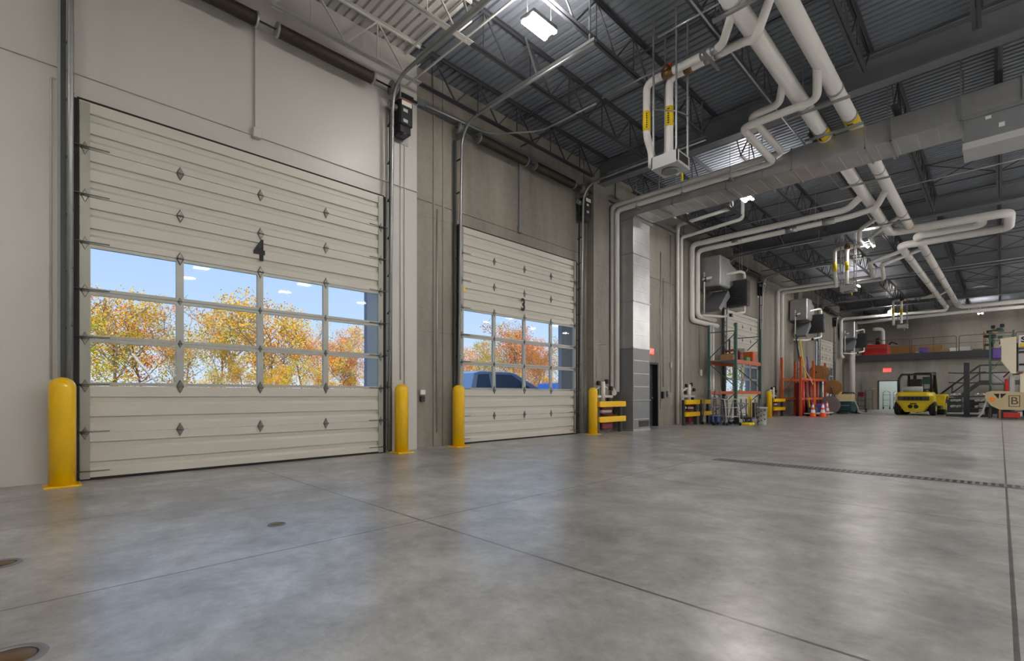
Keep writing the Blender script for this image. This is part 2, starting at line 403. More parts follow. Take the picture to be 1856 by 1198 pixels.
# wall features: panel joints, pilasters, ledger
w = MB()
for y0, y1 in ((11.72, 12.5), (22.35-.0, 22.36), (32.1, 32.9)):
    if y1-y0 > .1: w.box(XC, XC+.24, y0, y1, 0, 7.3)
tag(w.build('trim_pilaster', 'concrete'), kind='structure')
w = MB(); w.box(XC, XC+.1, 5.7, 45, 7.1, 7.22)
tag(w.build('trim_ledger', 'girder'), kind='structure')
w = MB(); w.box(XW, XW+.03, -8.9, 5.66, 6.98, 7.04); w.box(XW, XW+.03, -8.9, 5.66, 5.22, 5.235)
tag(w.build('trim_ledger', 'white_wall'), kind='structure')
w = MB(); w.box(XC, XC+.02, 5.7, 21.6, 5.2, 5.215); 
for y in (6.2, 6.45, 11.55, 13.2, 17.9): w.box(XC, XC+.025, y, y+.03, 0, ZD)
tag(w.build('trim_joint', 'concrete'), kind='structure')
# mezzanine floor slab and edge beam
w = MB(); w.box(-7.9, 13, YB-.25, 51, 3.9, 4.04)
tag(w.build('mezzanine_floor', 'fascia'), kind='structure')
mz = tag(MB().box(-7.9, 13, YB-.45, YB-.25, 3.64, 4.1).build('mezzanine_edge_beam', 'fascia'), 'long dark grey steel beam along the front edge of the mezzanine', 'beam')

# ================================================================== OVERHEAD DOORS
def overhead_door(num, y0, y1, X, seq, opener_label, glassy=True):
    # X = inner face of the panels
    root = thing('door_%s' % num, 'white sectional overhead door %s with twelve window panes' % num, 'overhead door', (X, (y0+y1)/2, 0), kind='structure')
    hs = DH/8; zs = [i*hs for i in range(9)]
    def solid(k):
        z0, z1 = zs[k]+(.03 if k == 0 else .004), zs[k+1]-.004
        g1, g2 = z0+hs*.34, z0+hs*.76
        prof = [(X-.05, z0), (X, z0)]
        for g in (g1, g2): prof += [(X, g-.115), (X-.036, g-.075), (X-.036, g-.006), (X, g)]
        prof += [(X, z1), (X-.05, z1)]
        return MB().prism(prof, 'y', y0+.02, y1-.02)
    for k in (0, 1, 5, 6, 7): solid(k).build('door_panel', 'door', root)
    cols = [y0+.0, y0+(y1-y0)*.252, y0+(y1-y0)*.497, y0+(y1-y0)*.74, y1]
    fr = MB()
    for k in (2, 3, 4):
        fr.box(X-.045, X, y0+.02, y1-.02, zs[k]+.003, zs[k]+.045); fr.box(X-.045, X, y0+.02, y1-.02, zs[k+1]-.045, zs[k+1]-.003)
        for c in cols[1:-1]: fr.box(X-.045, X+.004, c-.045, c+.045, zs[k]+.045, zs[k+1]-.045)
        fr.box(X-.045, X, y0+.02, y0+.13, zs[k]+.045, zs[k+1]-.045); fr.box(X-.045, X, y1-.13, y1-.02, zs[k]+.045, zs[k+1]-.045)
    fo = fr.build('window_frame', 'rail', root)
    for k in (2, 3, 4):
        for i in range(4):
            a = cols[i]+(.045 if i else .13); b = cols[i+1]-(.045 if i < 3 else .13)
            MB().box(X-.028, X-.022, a, b, zs[k]+.045, zs[k+1]-.045).build('window_pane', 'glass', fo)
    for yy in (y0+.075, y1-.075):
        st = MB()
        for k in range(8):
            st.box(X, X+.012, yy-.05, yy+.05, zs[k]+.02, zs[k+1]-.02)
        st.build('end_stile', 'stile', root)
    def hinge(y, z, s=1.):
        h = MB(); a, b = .05*s, .1*s
        v = [(X+.006, y, z+b), (X+.006, y-a, z), (X+.006, y, z-b), (X+.006, y+a, z), (X+.022, y, z+b*.8), (X+.022, y-a*.75, z), (X+.022, y, z-b*.8), (X+.022, y+a*.75, z)]
        h._add(v, [(0, 1, 5, 4), (1, 2, 6, 5), (2, 3, 7, 6), (3, 0, 4, 7), (4, 5, 6, 7)])
        h.cyl((X+.03, y-a*.8, z), (X+.03, y+a*.8, z), .012*s, n=8)
        h.build('hinge', 'hinge', root)
    for k in range(1, 8):
        for c in cols[1:-1]: hinge(c, zs[k], 1. if k in (1, 2, 5, 6, 7) else .6)
        for c in (y0+.075, y1-.075): hinge(c, zs[k], .95)
    for k in range(8):
        for yy, sg in ((y0+.1, 1), (y1-.1, -1)):
            MB().cyl((X+.03, yy-sg*.16, zs[k]+.02 if k else .12), (X+.03, yy+sg*.22, zs[k]+.02 if k else .12), .007, n=6).build('roller_rod', 'hinge', root)
    MB().box(X-.06, X+.006, y0+.02, y1-.02, .0, .035).build('bottom_seal', 'seal', root)
    MB().box(X-.05, X+.0, y0, y1, DH-.004, DH+.024).build('top_seal', 'seal', root)
    sd = MB(); sd.box(X-.03, X+.01, y0-.03, y0+.02, 0, DH); sd.box(X-.03, X+.01, y1-.02, y1+.03, 0, DH); sd.build('side_seal', 'seal', root)
    # tracks: vertical, 90 degree bend, horizontal run into the hall
    for yy, sg in ((y0-.07, -1), (y1+.07, 1)):
        tk = MB(); 
        pts = [(X+.05, yy, .05), (X+.16, yy, 5.3), (X+.2, yy, 7.02), (X+3.7, yy, 7.02)]
        tk.tube(pts, .033, n=8, bend=.55, seg=8)
        tk.build('track', 'track', root)
        an = MB(); an.bar((X-.0, yy+sg*.06, 0.02), (X+.02, yy+sg*.06, 6.7), .05, .05)
        for i in range(9): an.bar((X-.02, yy+sg*.02, .5+i*.72), (X+.1+.01*i, yy-sg*.02, .5+i*.72+.03), .03, .02)
        an.build('track_angle', 'dark_track', root)
        hz = MB(); hz.box(X+1.0, X+3.7, yy-.02, yy+.06, 7.05, 7.1)
        hz.build('track_reinforcement', 'galv', root)
        hg = MB(); hg.bar((X+2.4, yy, 7.06), (X+2.1, yy, ZD-.03), .03, .03); hg.bar((X+3.6, yy, 7.06), (X+3.6, yy, ZD-.03), .03, .03); hg.build('track_hanger', 'galv', root)
    # counterbalance shaft, springs, bearing brackets, drums
    XS, ZS = X+.16, 6.92
    sh = MB(); sh.cyl((XS, y0-.2, ZS), (XS, y1+.55, ZS), .016, n=8); sh.build('spring_shaft', 'black', root)
    ymid = (y0+y1)/2-.02
    for a, b in ((y0+.45, ymid-.12), (ymid+.22, y1-.35)):
        sp = MB(); n = int((b-a)/.02); prof = [(.04, 0)]
        for i in range(n): prof += [(.098, (i+.1)*(b-a)/n), (.108, (i+.5)*(b-a)/n), (.098, (i+.9)*(b-a)/n)]
        prof += [(.04, b-a)]
        sp.lathe(prof, (XS, a, ZS), n=14, axis='y'); s = sp.build('torsion_spring', 'spring', root)
        cp = MB()
        for e in (a-.03, b): cp.cyl((XS, e, ZS), (XS, e+.035, ZS), .115, n=14)
        cp.build('spring_cone', 'galv', s)
    for yy in (y0-.1, y1+.1):
        dr = MB(); dr.lathe([(.03, -.06), (.13, -.055), (.1, -.03), (.1, .03), (.13, .055), (.03, .06)], (XS, yy, ZS), n=18, axis='y'); dr.build('cable_drum', 'grey', root)
        br = MB(); br.box(X-.05, XS+.1, yy+.09, yy+.11, ZS-.16, ZS+.12); br.build('bearing_bracket', 'galv', root)
    return root
d4 = overhead_door(4, D4[0], D4[1], -8.31, 0, '')
d3 = overhead_door(3, D3[0], D3[1], -8.51, 1, '')
d2 = overhead_door(2, D2[0], D2[1], -8.51, 2, '')
d1 = overhead_door(1, D1[0], D1[1], -8.51, 3, '')
text('door_number', '4', .44, 'ink', d4, face_x(-8.3, 2.64, 3.38) @ Matrix.Diagonal((.72, 1, 1, 1)), bold=.018)
text('door_number', '3', .42, 'ink', d3, face_x(-8.5, 8.9, 3.36) @ Matrix.Diagonal((.72, 1, 1, 1)), bold=.016)
MB().box(-8.505, -8.5, 6.9, 7.02, 3.42, 3.52).build('warning_sticker', 'ylabel', d3)
# wall posts with sensor box above the doors
for X, y, c, nm in ((-8.4, 2.64, 'white', 'door 4'), (-8.6, 8.86, 'grey', 'door 3')):
    nm = 'the nearest door, painted white' if c == 'white' else 'the second door, on bare concrete'
    r = thing('conduit_drop', 'vertical conduit with a small box above %s' % nm, 'conduit', (X, y, 5.1))
    MB().box(X, X+.05, y-.045, y+.0, 5.3, 6.95).build('conduit', 'white_wall' if c == 'white' else 'grey', r)
    MB().cbox((X+.045, y-.02, 5.26), (.09, .13, .16), .01).build('junction_box', 'white_wall' if c == 'white' else 'grey', r)
# operators
def operator(x, y, z, label):
    r = thing('door_operator', label, 'door motor', (x, y, z))
    MB().cbox((x+.16, y+.2, z+.42), (.3, .3, .5), .03).build('housing', 'black', r)
    MB().cbox((x+.15, y+.2, z+.12), (.24, .26, .18), .02).build('motor_cover', 'black', r)
    MB().cyl((x+.2, y+.2, z+.0), (x+.2, y+.2, z+.1), .07).build('motor', 'dgrey', r)
    MB().box(x+.31, x+.318, y+.09, y+.31, z+.54, z+.63).build('warning_label', 'white', r)
    MB().box(x+.31, x+.316, y+.09, y+.31, z+.63, z+.65).build('red_label', 'red', r)
    for k in (.22, .42): MB().box(x+.31, x+.32, y+.12, y+.22, z+k, z+k+.06).build('label_plate', 'lgrey', r)
    MB().cyl((x+.18, y-.12, z+.5), (x+.18, y+.06, z+.5), .06).build('sprocket', 'grey', r)
    MB().box(x, x+.02, y+.0, y+.42, z-.05, z+.72).build('mounting_plate', 'galv', r)
    return r
operator(-8.4, 5.02, 6.12, 'black door motor unit on the white wall at the right of door 4')
operator(-8.6, 11.16, 6.05, 'black door motor unit on bare concrete, between door 3 and the riser duct')
operator(-8.6, 25.92, 6.05, 'black door motor unit high up, right of the green rack')
operator(-8.6, 41.4, 6.05, 'black door motor unit in the far corner above door 1')

# ================================================================== ROOF STEEL
GY = [1.9, 12.1, 22.3, 32.5, 42.7]
for i, y in enumerate(GY):
    g = MB(); g.box(-8.4, 13, y-.15, y+.15, 7.30, 7.335); g.box(-8.4, 13, y-.15, y+.15, 7.86, 7.89); g.box(-8.4, 13, y-.008, y+.008, 7.335, 7.86)
    tag(g.build('steel_girder', 'girder' if i else 'joist'), 'deep steel roof girder across the hall, %s one from the camera end' % ORD[i], 'girder', 'roof girders')
def joist(x, y0, y1, label):
    r = thing('roof_joist', label, 'joist', (x, y0, 7.2), 'open-web roof joists')
    t = MB()
    for s in (-1, 1):
        t.box(x+s*.012, x+s*.062, y0, y1, ZD-.012, ZD-.004); t.box(x+s*.012-.003, x+s*.012+.003, y0, y1, ZD-.06, ZD-.004)
    t.build('top_chord', 'joist', r)
    b = MB()
    for s in (-1, 1):
        b.box(min(x+s*.012, x+s*.062), max(x+s*.012, x+s*.062), y0+.7, y1-.7, 7.2, 7.208); b.box(x+s*.012-.003, x+s*.012+.003, y0+.7, y1-.7, 7.2, 7.25)
    b.build('bottom_chord', 'joist', r)
    wb = MB(); n = max(2, int((y1-y0-1.4)/1.2)); st = (y1-y0-1.4)/n
    wb.bar((x, y0+.05, ZD-.03), (x, y0+.72, 7.22), .022, .022); wb.bar((x, y1-.05, ZD-.03), (x, y1-.72, 7.22), .022, .022)
    for i in range(n):
        a = y0+.7+i*st
        wb.bar((x, a, 7.22), (x, a+st/2, ZD-.03), .026, .026); wb.bar((x, a+st/2, ZD-.03), (x, a+st, 7.22), .026, .026)
        wb.bar((x, a+st/2, 7.22), (x, a+st/2, ZD-.03), .018, .018)
    wb.build('web', 'joist', r)
    return r
NA = ['nearest bay', 'bay over doors 4 and 3', 'bay over the riser duct', 'bay over door 2', 'bay over the orange rack', 'bay over the mezzanine']
bays = [(-8.3, 1.75), (2.05, 11.95), (12.25, 22.15), (22.45, 32.35), (32.65, 42.55), (42.85, 50.9)]
for bi, (a, b) in enumerate(bays):
    off = -8.05 if bi < 2 else -7.8
    pr = None
    for k in range(8 if bi < 5 else 9):
        x = off+k*1.555
        lb = 'open-web roof joist, %s from door wall, %s' % (ORD[k], NA[bi])
        if pr is None: pr = joist(x, a, b, lb)
        else: dup(pr, (x, a, 7.2), 0, lb)
# bridging lines across the joists
for bi, (a, b) in enumerate(bays[:5]):
    for k, (y, z) in enumerate(((a+3.3, 7.215), (a+6.6, 7.215), (a+3.3, ZD-.08), (a+6.6, ZD-.08))):
        g = MB(); g.bar((-8.35, y, z), (5, y, z), .03, .03)
        tag(g.build('joist_bridging', 'joist'), '%s joist bridging, %s line, %s' % ('lower' if z < 7.5 else 'upper', 'first' if k % 2 == 0 else 'second', NA[bi]), 'steel angle', 'joist bridging')
for bi in (2, 3, 4):
    a = bays[bi][0]
    for k in (4, 5):
        x0 = -7.8+k*1.555; x1 = x0+1.555
        for yi, y in enumerate((a+3.3, a+6.6)):
            g = MB(); g.bar((x0, y, 7.22), (x1, y, ZD-.06), .025, .025); g.bar((x1, y, 7.22), (x0, y, ZD-.06), .025, .025)
            tag(g.build('cross_bracing', 'joist'), 'crossed rods between %s and %s joists, %s line, %s' % (ORD[k], ORD[k+1], ORD[yi], NA[bi]), 'bracing', 'cross bracing')

# ================================================================== LIGHTS
def light_fixture(x, y, z, label):
    r = thing('strip_light', label, 'ceiling light', (x, y, z), 'strip lights')
    MB().cbox((x, y, z+.05), (.3, .58, .07), .015).build('housing', 'grey', r)
    for s in (-1, 1): MB().box(x+s*.1-.03, x+s*.1+.03, y-.27, y+.27, z-.012, z+.013).build('light_strip', 'lamp', r)
    MB().box(x-.11, x+.11, y-.26, y+.26, z+.086, z+.092).build('uplight_fill_strip', 'upfill', r)  # emissive strip added on top to brighten deck and girders
    for s in (-1, 1): MB().cyl((x, y+s*.28, z+.08), (x, y+s*.28, ZD-.01), .004, n=5).build('hanging_wire', 'galv', r)
    return r
lf = light_fixture(-5.14, 5.75, 6.9, 'bright twin strip light nearest the camera, above doors 4 and 3')
for x, y, lb in ((-5.3, 15.05, 'bright twin strip light beside the duct over the riser'), (-3.58, 23.2, 'bright twin strip light beside the pipe loop'),
                 (-5.43, 31.4, 'bright twin strip light above the orange rack'), (-5.44, 43.1, 'bright twin strip light nearest the mezzanine')):
    dup(lf, (x, y, 6.9), 0, lb)
k = 0
for y in (-4.5, 1.0, 5.75, 10.4, 15.05, 20.0, 26.0, 31.4, 36.0, 39.0, 42.0, 44.0):  # fixtures added out of view to light the hall
    for x, nm in ((3.6, 'inner'), (6.4, 'second'), (9.2, 'third'), (11.8, 'outer')):
        k += 1; dup(lf, (x, y, 6.9), 0, 'added unseen fill light, right half of the hall, %s from camera end, %s row' % (ORD[(k-1)//4], nm))
dup(lf, (-5.14, -4.5, 6.9), 0, 'added unseen fill light behind the camera in the painted bay')  # unseen fixture added to light the painted bay
dup(lf, (-1.0, 48.2, 6.9), 0, 'added fill light above the mezzanine floor, left of two'); dup(lf, (4.0, 48.2, 6.9), 0, 'added fill light above the mezzanine floor, right of two')  # both added to brighten the far end and back wall
dup(lf, (-5.4, 47.8, 3.38), 0, 'twin strip light in the store room behind the open door')

# ================================================================== MAIN PIPES
def pipe(name, label, cat, pts, r, m='pipe', group=None, bend=None, n=14, bands=(), clamps=()):
    o = MB().tube(pts, r, n=n, bend=bend).build(name, m)
    tag(o, label, cat, group)
    return o
def hanger(parent, p, r, axis, m='galv', top=ZD):
    x, y, z = p; h = MB()
    if axis == 'y':
        h.lathe([(r+.001, -.03), (r+.014, -.03), (r+.014, .03), (r+.001, .03)], (x, y, z), n=14, axis='y', cap=False)
    else:
        h.lathe([(r+.001, -.03), (r+.014, -.03), (r+.014, .03), (r+.001, .03)], (x, y, z), n=14, axis='x', cap=False)
    o = h.build('pipe_hanger', m, parent)
    MB().cyl((x, y, z+r+.01), (x, y, top-.01), .007, n=6).build('hanger_rod', m, o)
RM = .14
LM = pipe('heating_main', 'thick white insulated heating main, left one of the pair, with a wide loop', 'pipe',
          [(-2.86, -8.5, 7.06), (-2.86, 22.5, 7.06), (.22, 22.5, 7.0), (.22, 24.5, 7.0), (-2.8, 24.5, 7.0), (-2.55, 43.7, 7.0)], RM, group='heating mains', bend=.3)
RMN = pipe('heating_main', 'thick white insulated heating main, right one of the pair, with a narrow loop', 'pipe',
          [(-2.31, -8.5, 7.14), (-2.31, 22.95, 7.14), (-.45, 22.95, 7.14), (-.45, 23.95, 7.14), (-2.25, 23.95, 7.14), (-2.0, 43.9, 7.06)], RM, group='heating mains', bend=.3)
for y in (3.2, 7.55, 11.3, 12.6, 16.2, 20.6):
    hanger(LM, (-2.86, y, 7.06), RM, 'y'); hanger(RMN, (-2.31, y, 7.14), RM, 'y')
    st = MB(); st.box(-3.15, -2.05, y-.025, y+.025, 6.86, 6.905)
    tag(st.build('pipe_trapeze', 'galv'), 'galvanised channel carrying the two heating mains, %s from the camera' % ORD[[3.2, 7.55, 11.3, 12.6, 16.2, 20.6].index(y)], 'pipe support', 'pipe supports')
for y in (27, 30, 33, 36, 39, 42):
    f = (y-24.5)/19.3
    hanger(LM, (-2.8+.25*f, y, 7.0), RM, 'y'); hanger(RMN, (-2.25+.25*f, y, 7.12-.06*f), RM, 'y')
def band(parent, p, r, axis, ln, marks=True):
    x, y, z = p; b = MB()
    b.lathe([(r+.003, 0), (r+.005, 0), (r+.005, ln), (r+.003, ln)], (x, y, z), n=16, axis=axis, cap=False)
    o = b.build('pipe_label', 'ylabel', parent)
    return o
band(LM, (-2.86, 12.65, 7.06), RM, 'y', .35); band(RMN, (-2.31, 12.65, 7.14), RM, 'y', .35); band(RMN, (-2.31, 22.3, 7.14), RM, 'y', .3)
for px_, ob in ((-2.86, LM), (-2.31, RMN)):
    zz = 7.06 if ob is LM else 7.14
    k = MB(); k.box(px_-.06, px_-.02, 12.72, 12.9, zz-RM-.008, zz-RM-.002); k.box(px_-.02, px_+.05, 12.72, 12.76, zz-RM-.009, zz-RM-.003); k.build('flow_mark', 'ink', ob)

# unit heaters hung on the pair of drop pipes (three of them, one at each bare-wall door)
def unit_heater(x, y, where, sup, ret):
    r = thing('unit_heater', 'small grey ceiling unit heater hanging from drop pipes %s' % where, 'heater', (x, y, 5.2), 'ceiling unit heaters')
    a = MB(); a.box(x, x+.5, y, y+.5, 5.2, 5.22)
    a.box(x, x+.5, y, y+.02, 5.22, 5.42); a.box(x, x+.02, y, y+.5, 5.22, 5.42); a.box(x, x+.5, y+.48, y+.5, 5.22, 5.42); a.box(x+.48, x+.5, y, y+.5, 5.22, 5.42)
    a.build('housing', 'lgrey', r)
    g = MB(); g.box(x+.501, x+.506, y+.08, y+.42, 5.25, 5.39); g.build('louvre', 'black', r)
    f = MB(); f.lathe([(.02, 0), (.15, .0), (.16, -.03), (.12, -.035)], (x+.24, y+.25, 5.2), n=16); f.build('fan_guard', 'grey', r)
    m = MB(); m.cyl((x+.24, y+.25, 5.22), (x+.24, y+.25, 5.5), .1); m.build('motor', 'dgrey', r)
    for dx, dy in ((.03, .03), (.47, .03), (.03, .47), (.47, .47)):
        MB().bar((x+dx, y+dy, 5.42), (x+dx, y+dy, ZD-.02), .028, .028).build('hanger_channel', 'grey', r)
    MB().tube([(x+.03, y+.03, 6.3), (x+.47, y+.03, 6.1), (x+.47, y+.47, 6.2)], .012, n=6).build('brace', 'grey', r)
    MB().tube([(x+.3, y+.6, 5.1), (x+.3, y+.6, 5.3)], .02, n=6).build('drain_tail', 'ylabel', r)
    s = pipe('supply_pipe', 'white insulated branch pipe from the left main dropping to the heater %s' % where, 'pipe', sup, .068, group='heater branch pipes')
    t = pipe('return_pipe', 'white insulated branch pipe from the right main dropping to the heater %s' % where, 'pipe', ret, .068, group='heater branch pipes')
    return r, s, t
def drops(x, y):   # vertical ends of both pipes
    return [(x-.2, y+.19, 5.95), (x-.2, y+.38, 5.72), (x-.2, y+.38, 5.45)], [(x+.18, y+.34, 5.42), (x+.3, y+.52, 5.22)]
for (x, y, where, s0, r0) in (
    (-4.5, 8.09, 'above door 3', [(-2.9, 7.7, 7.0), (-3.3, 8.28, 6.95)], [(-2.35, 7.8, 7.1), (-2.75, 8.2, 6.72), (-2.95, 8.43, 6.95)]),
    (-4.5, 22.85, 'above door 2', [(-2.9, 20.1, 7.0), (-3.5, 20.9, 6.95), (-3.75, 22.2, 6.95), (-3.75, 23.04, 6.95)], [(-2.35, 20.7, 7.1), (-3.1, 21.5, 6.9), (-3.45, 22.3, 6.95), (-3.45, 23.19, 6.95)]),
    (-4.5, 37.95, 'above door 1', [(-2.7, 37.4, 6.95), (-3.2, 38.14, 6.95)], [(-2.15, 37.3, 7.05), (-2.7, 38.29, 6.95)])):
    da, db = drops(x, y)
    s = s0+[(x-.2, y+.19, 6.95)]+da; t = r0+[(x+.18, y+.34, 6.95)]+db
    u, sp, rp = unit_heater(x, y, where, s, t)
    band(sp, (x-.2, y+.19, 6.05), .068, 'z', .36); band(rp, (x+.18, y+.34, 6.05), .068, 'z', .36)
    k = MB(); kk = MB()
    for i in range(7):
        k.box(x-.2-.005+.05, x-.2+.03, y+.19-.072, y+.19-.05, 6.09+i*.042, 6.11+i*.042)
        kk.box(x+.18+.0, x+.18+.03, y+.34-.08, y+.34-.05, 6.09+i*.042, 6.11+i*.042)
    kk.build('label_lettering', 'ink', rp); k.build('label_lettering', 'ink', sp)
    v = MB(); v.cyl((x+.13, y+.19, 6.95), (x+.33, y+.19, 6.95), .075, n=10); v.blob((x+.2, y+.19, 7.05), (.07, .05, .07)); v.build('valve', 'brass', sp)
    MB().cbox((x+.27, y+.19, 7.09), (.06, .03, .05)).build('valve_handle', 'red', sp)
    v = MB(); v.cyl((x+.47, y+.34, 6.95), (x+.62, y+.34, 6.95), .074, n=10); v.build('valve', 'brass', rp)
    for q, hy in ((sp, .19), (rp, .34)):
        c = MB()
        for dx in (.84, 1.02): c.cyl((x+dx, y+hy, 6.95), (x+dx+.11, y+hy, 6.95), .074, n=12)
        c.build('pipe_clamp', 'galv', q)
    MB().box(x+.96, x+1.0, y-.05, y+.6, 6.83, 6.87).build('support_channel', 'galv', sp)

# branch pair that runs over to the riser duct and down the wall
B1 = pipe('branch_pipe', 'white branch pipe crossing before the duct to the wall, upper of its pair', 'pipe',
     [(-2.9, 10.15, 7.02), (-3.15, 10.75, 6.95), (-3.72, 10.8, 6.95), (-3.72, 12.93, 6.95), (-8.52, 12.93, 6.95), (-8.52, 12.93, 1.3), (-8.3, 12.7, 1.15)], .075, group='wall branch pipes')
B2 = pipe('branch_pipe', 'white branch pipe crossing before the duct to the wall, lower of its pair', 'pipe',
     [(-2.35, 10.2, 7.05), (-2.5, 10.82, 6.8), (-3.9, 10.85, 6.8), (-3.9, 12.9, 6.77), (-8.33, 12.9, 6.77), (-8.33, 12.9, 1.2)], .075, group='wall branch pipes')
for x in (-7.6, -6.2, -4.9):
    c = MB(); c.box(x-.03, x+.03, 12.78, 13.02, 6.65, 6.68); c.cyl((x, 12.8, 6.66), (x, 12.8, ZD), .007, n=6); c.build('pipe_hanger', 'galv', B2)
C1 = pipe('branch_pipe', 'thin white pipe beyond the duct running down the wall, left of its pair', 'pipe',
     [(-6.3, 16.6, 7.85), (-6.3, 16.6, 7.3), (-8.3, 16.9, 7.3), (-8.48, 17.2, 7.25), (-8.48, 17.2, .02)], .06, group='wall drop pipes')
C2 = pipe('branch_pipe', 'thin white pipe beyond the duct running down the wall, right of its pair', 'pipe',
     [(-6.2, 17.3, 7.85), (-6.2, 17.3, 7.1), (-8.3, 17.55, 7.05), (-8.46, 17.45, 7.0), (-8.46, 17.45, .02)], .06, group='wall drop pipes')
Dp1 = pipe('branch_pipe', 'thick white branch pipe running to the wall heater by door 2, outer of its pair', 'pipe',
     [(-2.9, 17.6, 7.02), (-3.4, 18.35, 6.95), (-8.5, 18.42, 6.95), (-8.5, 18.42, 4.02), (-8.5, 20.8, 4.02)], .1, group='wall branch pipes', bend=.22)
Dp2 = pipe('branch_pipe', 'thick white branch pipe running to the wall heater by door 2, inner of its pair', 'pipe',
     [(-2.35, 17.7, 7.05), (-2.7, 18.5, 6.85), (-3.4, 18.66, 6.8), (-8.38, 18.66, 6.74), (-8.38, 18.66, 4.2), (-8.38, 20.3, 4.2)], .09, group='wall branch pipes', bend=.22)
for x in (-7.2, -5.4, -4.3):
    hanger(Dp1, (x, 18.42-.0, 6.95), .1, 'x'); MB().cyl((x+.15, 18.66, 6.78), (x+.5, 18.66, 6.78), .1, n=12).build('pipe_clamp', 'galv', Dp2)
for k, (y, lb) in enumerate(((19.95, 'left'), (20.25, 'right'))):
    pipe('wall_riser', 'white pipe rising behind the green rack, %s of its pair' % lb, 'pipe', [(-8.45, y, 4.0), (-8.45, y, 1.1), (-8.3, y+.1, 1.0)], .065, group='pipes behind the rack')
E1 = pipe('branch_pipe', 'white branch pipe running to the wall between doors 2 and 1, upper of its pair', 'pipe',
     [(-2.85, 25.4, 7.0), (-3.95, 25.7, 6.78), (-4.35, 28.8, 6.78), (-8.48, 28.75, 6.78), (-8.48, 28.75, .9)], .08, group='wall branch pipes')
E2 = pipe('branch_pipe', 'white branch pipe running to the wall between doors 2 and 1, lower of its pair', 'pipe',
     [(-2.3, 25.9, 7.05), (-3.6, 26.1, 6.7), (-3.95, 29.15, 6.66), (-8.4, 29.2, 6.66), (-8.4, 29.2, .9)], .08, group='wall branch pipes')
F1 = pipe('branch_pipe', 'white pipe from the end of the left main along the mezzanine to the door wall', 'pipe',
     [(-2.55, 43.7, 7.0), (-2.6, 43.9, 6.8), (-8.35, 42.9, 6.74), (-8.35, 42.9, 4.0), (-8.35, 43.6, 3.95)], .1, group='far pipes')
F2 = pipe('branch_pipe', 'white pipe running right along the front of the mezzanine under the roof', 'pipe',
     [(-7.6, 44.1, 6.5), (-2.2, 44.2, 6.62), (6, 44.2, 6.62)], .11, group='far pipes')
F3 = pipe('branch_pipe', 'thick white pipe crossing right from the end of the right main', 'pipe',
     [(-2.0, 43.85, 7.06), (-1.8, 43.95, 6.95), (6, 43.95, 6.95)], .13, group='far pipes')
pipe('branch_pipe', 'white elbow pipe dropping to the mezzanine floor at the back', 'pipe', [(-7.0, 46.6, 6.2), (-6.4, 46.8, 6.2), (-6.4, 46.8, 4.06)], .14, group='far pipes')
pipe('rain_downpipe', 'tall pale grey column pipe in the far left corner of the hall', 'downpipe', [(-7.98, 44.6, 0.01), (-7.98, 44.6, 5.2)], .2, m='white_wall', n=18)
# thin conduits under the roof
for k, (pts, lb) in enumerate((
    ([(-8.3, 18.05, 7.15), (5, 18.05, 7.15)], 'long thin metal conduit crossing the hall beyond the duct'),
    ([(-8.45, 5.9, 7.12), (-8.35, 7.6, 7.12), (-7.4, 8.35, 7.12), (-5.9, 8.35, 7.12)], 'thin metal conduit bending away from the wall above door 3'),
    ([(-5.75, 8.35, 7.16), (-4.3, 8.35, 7.16)], 'short thin conduit piece between two joists above door 3'),
    ([(-4.1, 7.6, 7.16), (-2.9, 7.6, 7.16)], 'short thin conduit beside the drop pipes'),
    ([(-3.35, 2.5, 7.14), (-3.35, 12.0, 7.14), (-3.3, 17, 7.14)], 'long thin conduit running beside the left main'),
    ([(-8.0, 30.9, 7.12), (3, 30.9, 7.12)], 'thin conduit crossing the hall above the orange rack'),
    ([(-8.35, 26.0, 5.0), (-8.25, 26.0, 6.7), (-7.4, 26.0, 7.1), (-3.2, 26.0, 7.1)], 'thin grey conduit curving off the wall right of door 2'))):
    pipe('conduit', lb, 'conduit', pts, .018, 'galv', 'ceiling conduits', bend=.3, n=8)

# ================================================================== DUCT
dr = thing('supply_duct', 'long rectangular galvanised air duct crossing the hall below the girder', 'air duct', (-8, 13.5, 6.53))
def hollow(m, x0, x1, y0, y1, z0, z1):
    m.box(x0, x1, y0, y1, z0, z1)
a = MB(); a.box(-8.58, -3.95, 13.06, 14.02, 6.53, 6.86); a.build('narrow_duct', 'duct', dr)
a = MB(); v = [(-3.95, 13.06, 6.53), (-3.95, 14.02, 6.53), (-3.95, 14.02, 6.86), (-3.95, 13.06, 6.86), (-3.55, 13.06, 6.53), (-3.55, 14.02, 6.53), (-3.55, 14.02, 7.0), (-3.55, 13.06, 7.0)]
a._add(v, [(0, 1, 2, 3), (7, 6, 5, 4), (0, 4, 5, 1), (1, 5, 6, 2), (2, 6, 7, 3), (3, 7, 4, 0)]); a.build('transition_piece', 'duct', dr)
a = MB(); a.box(-3.55, 6, 13.06, 14.02, 6.53, 7.0); a.build('wide_duct', 'duct', dr)
for x in (-6.6, -5.1, -3.55, -2.1, -1.65, .3, 1.8):
    a = MB(); zt = 6.86 if x < -3.6 else 7.0
    a.box(x-.015, x+.015, 13.03, 14.05, 6.5, 6.53); a.box(x-.015, x+.015, 13.03, 13.06, 6.5, zt+.03); a.box(x-.015, x+.015, 14.02, 14.05, 6.5, zt+.03)
    a.build('duct_flange', 'galv', dr)
a = MB(); x = -7.7
while x < 3: 
    a.box(x-.006, x+.006, 13.1, 13.98, 6.518, 6.53); x += .34
a.build('standing_seam', 'duct_w', dr)
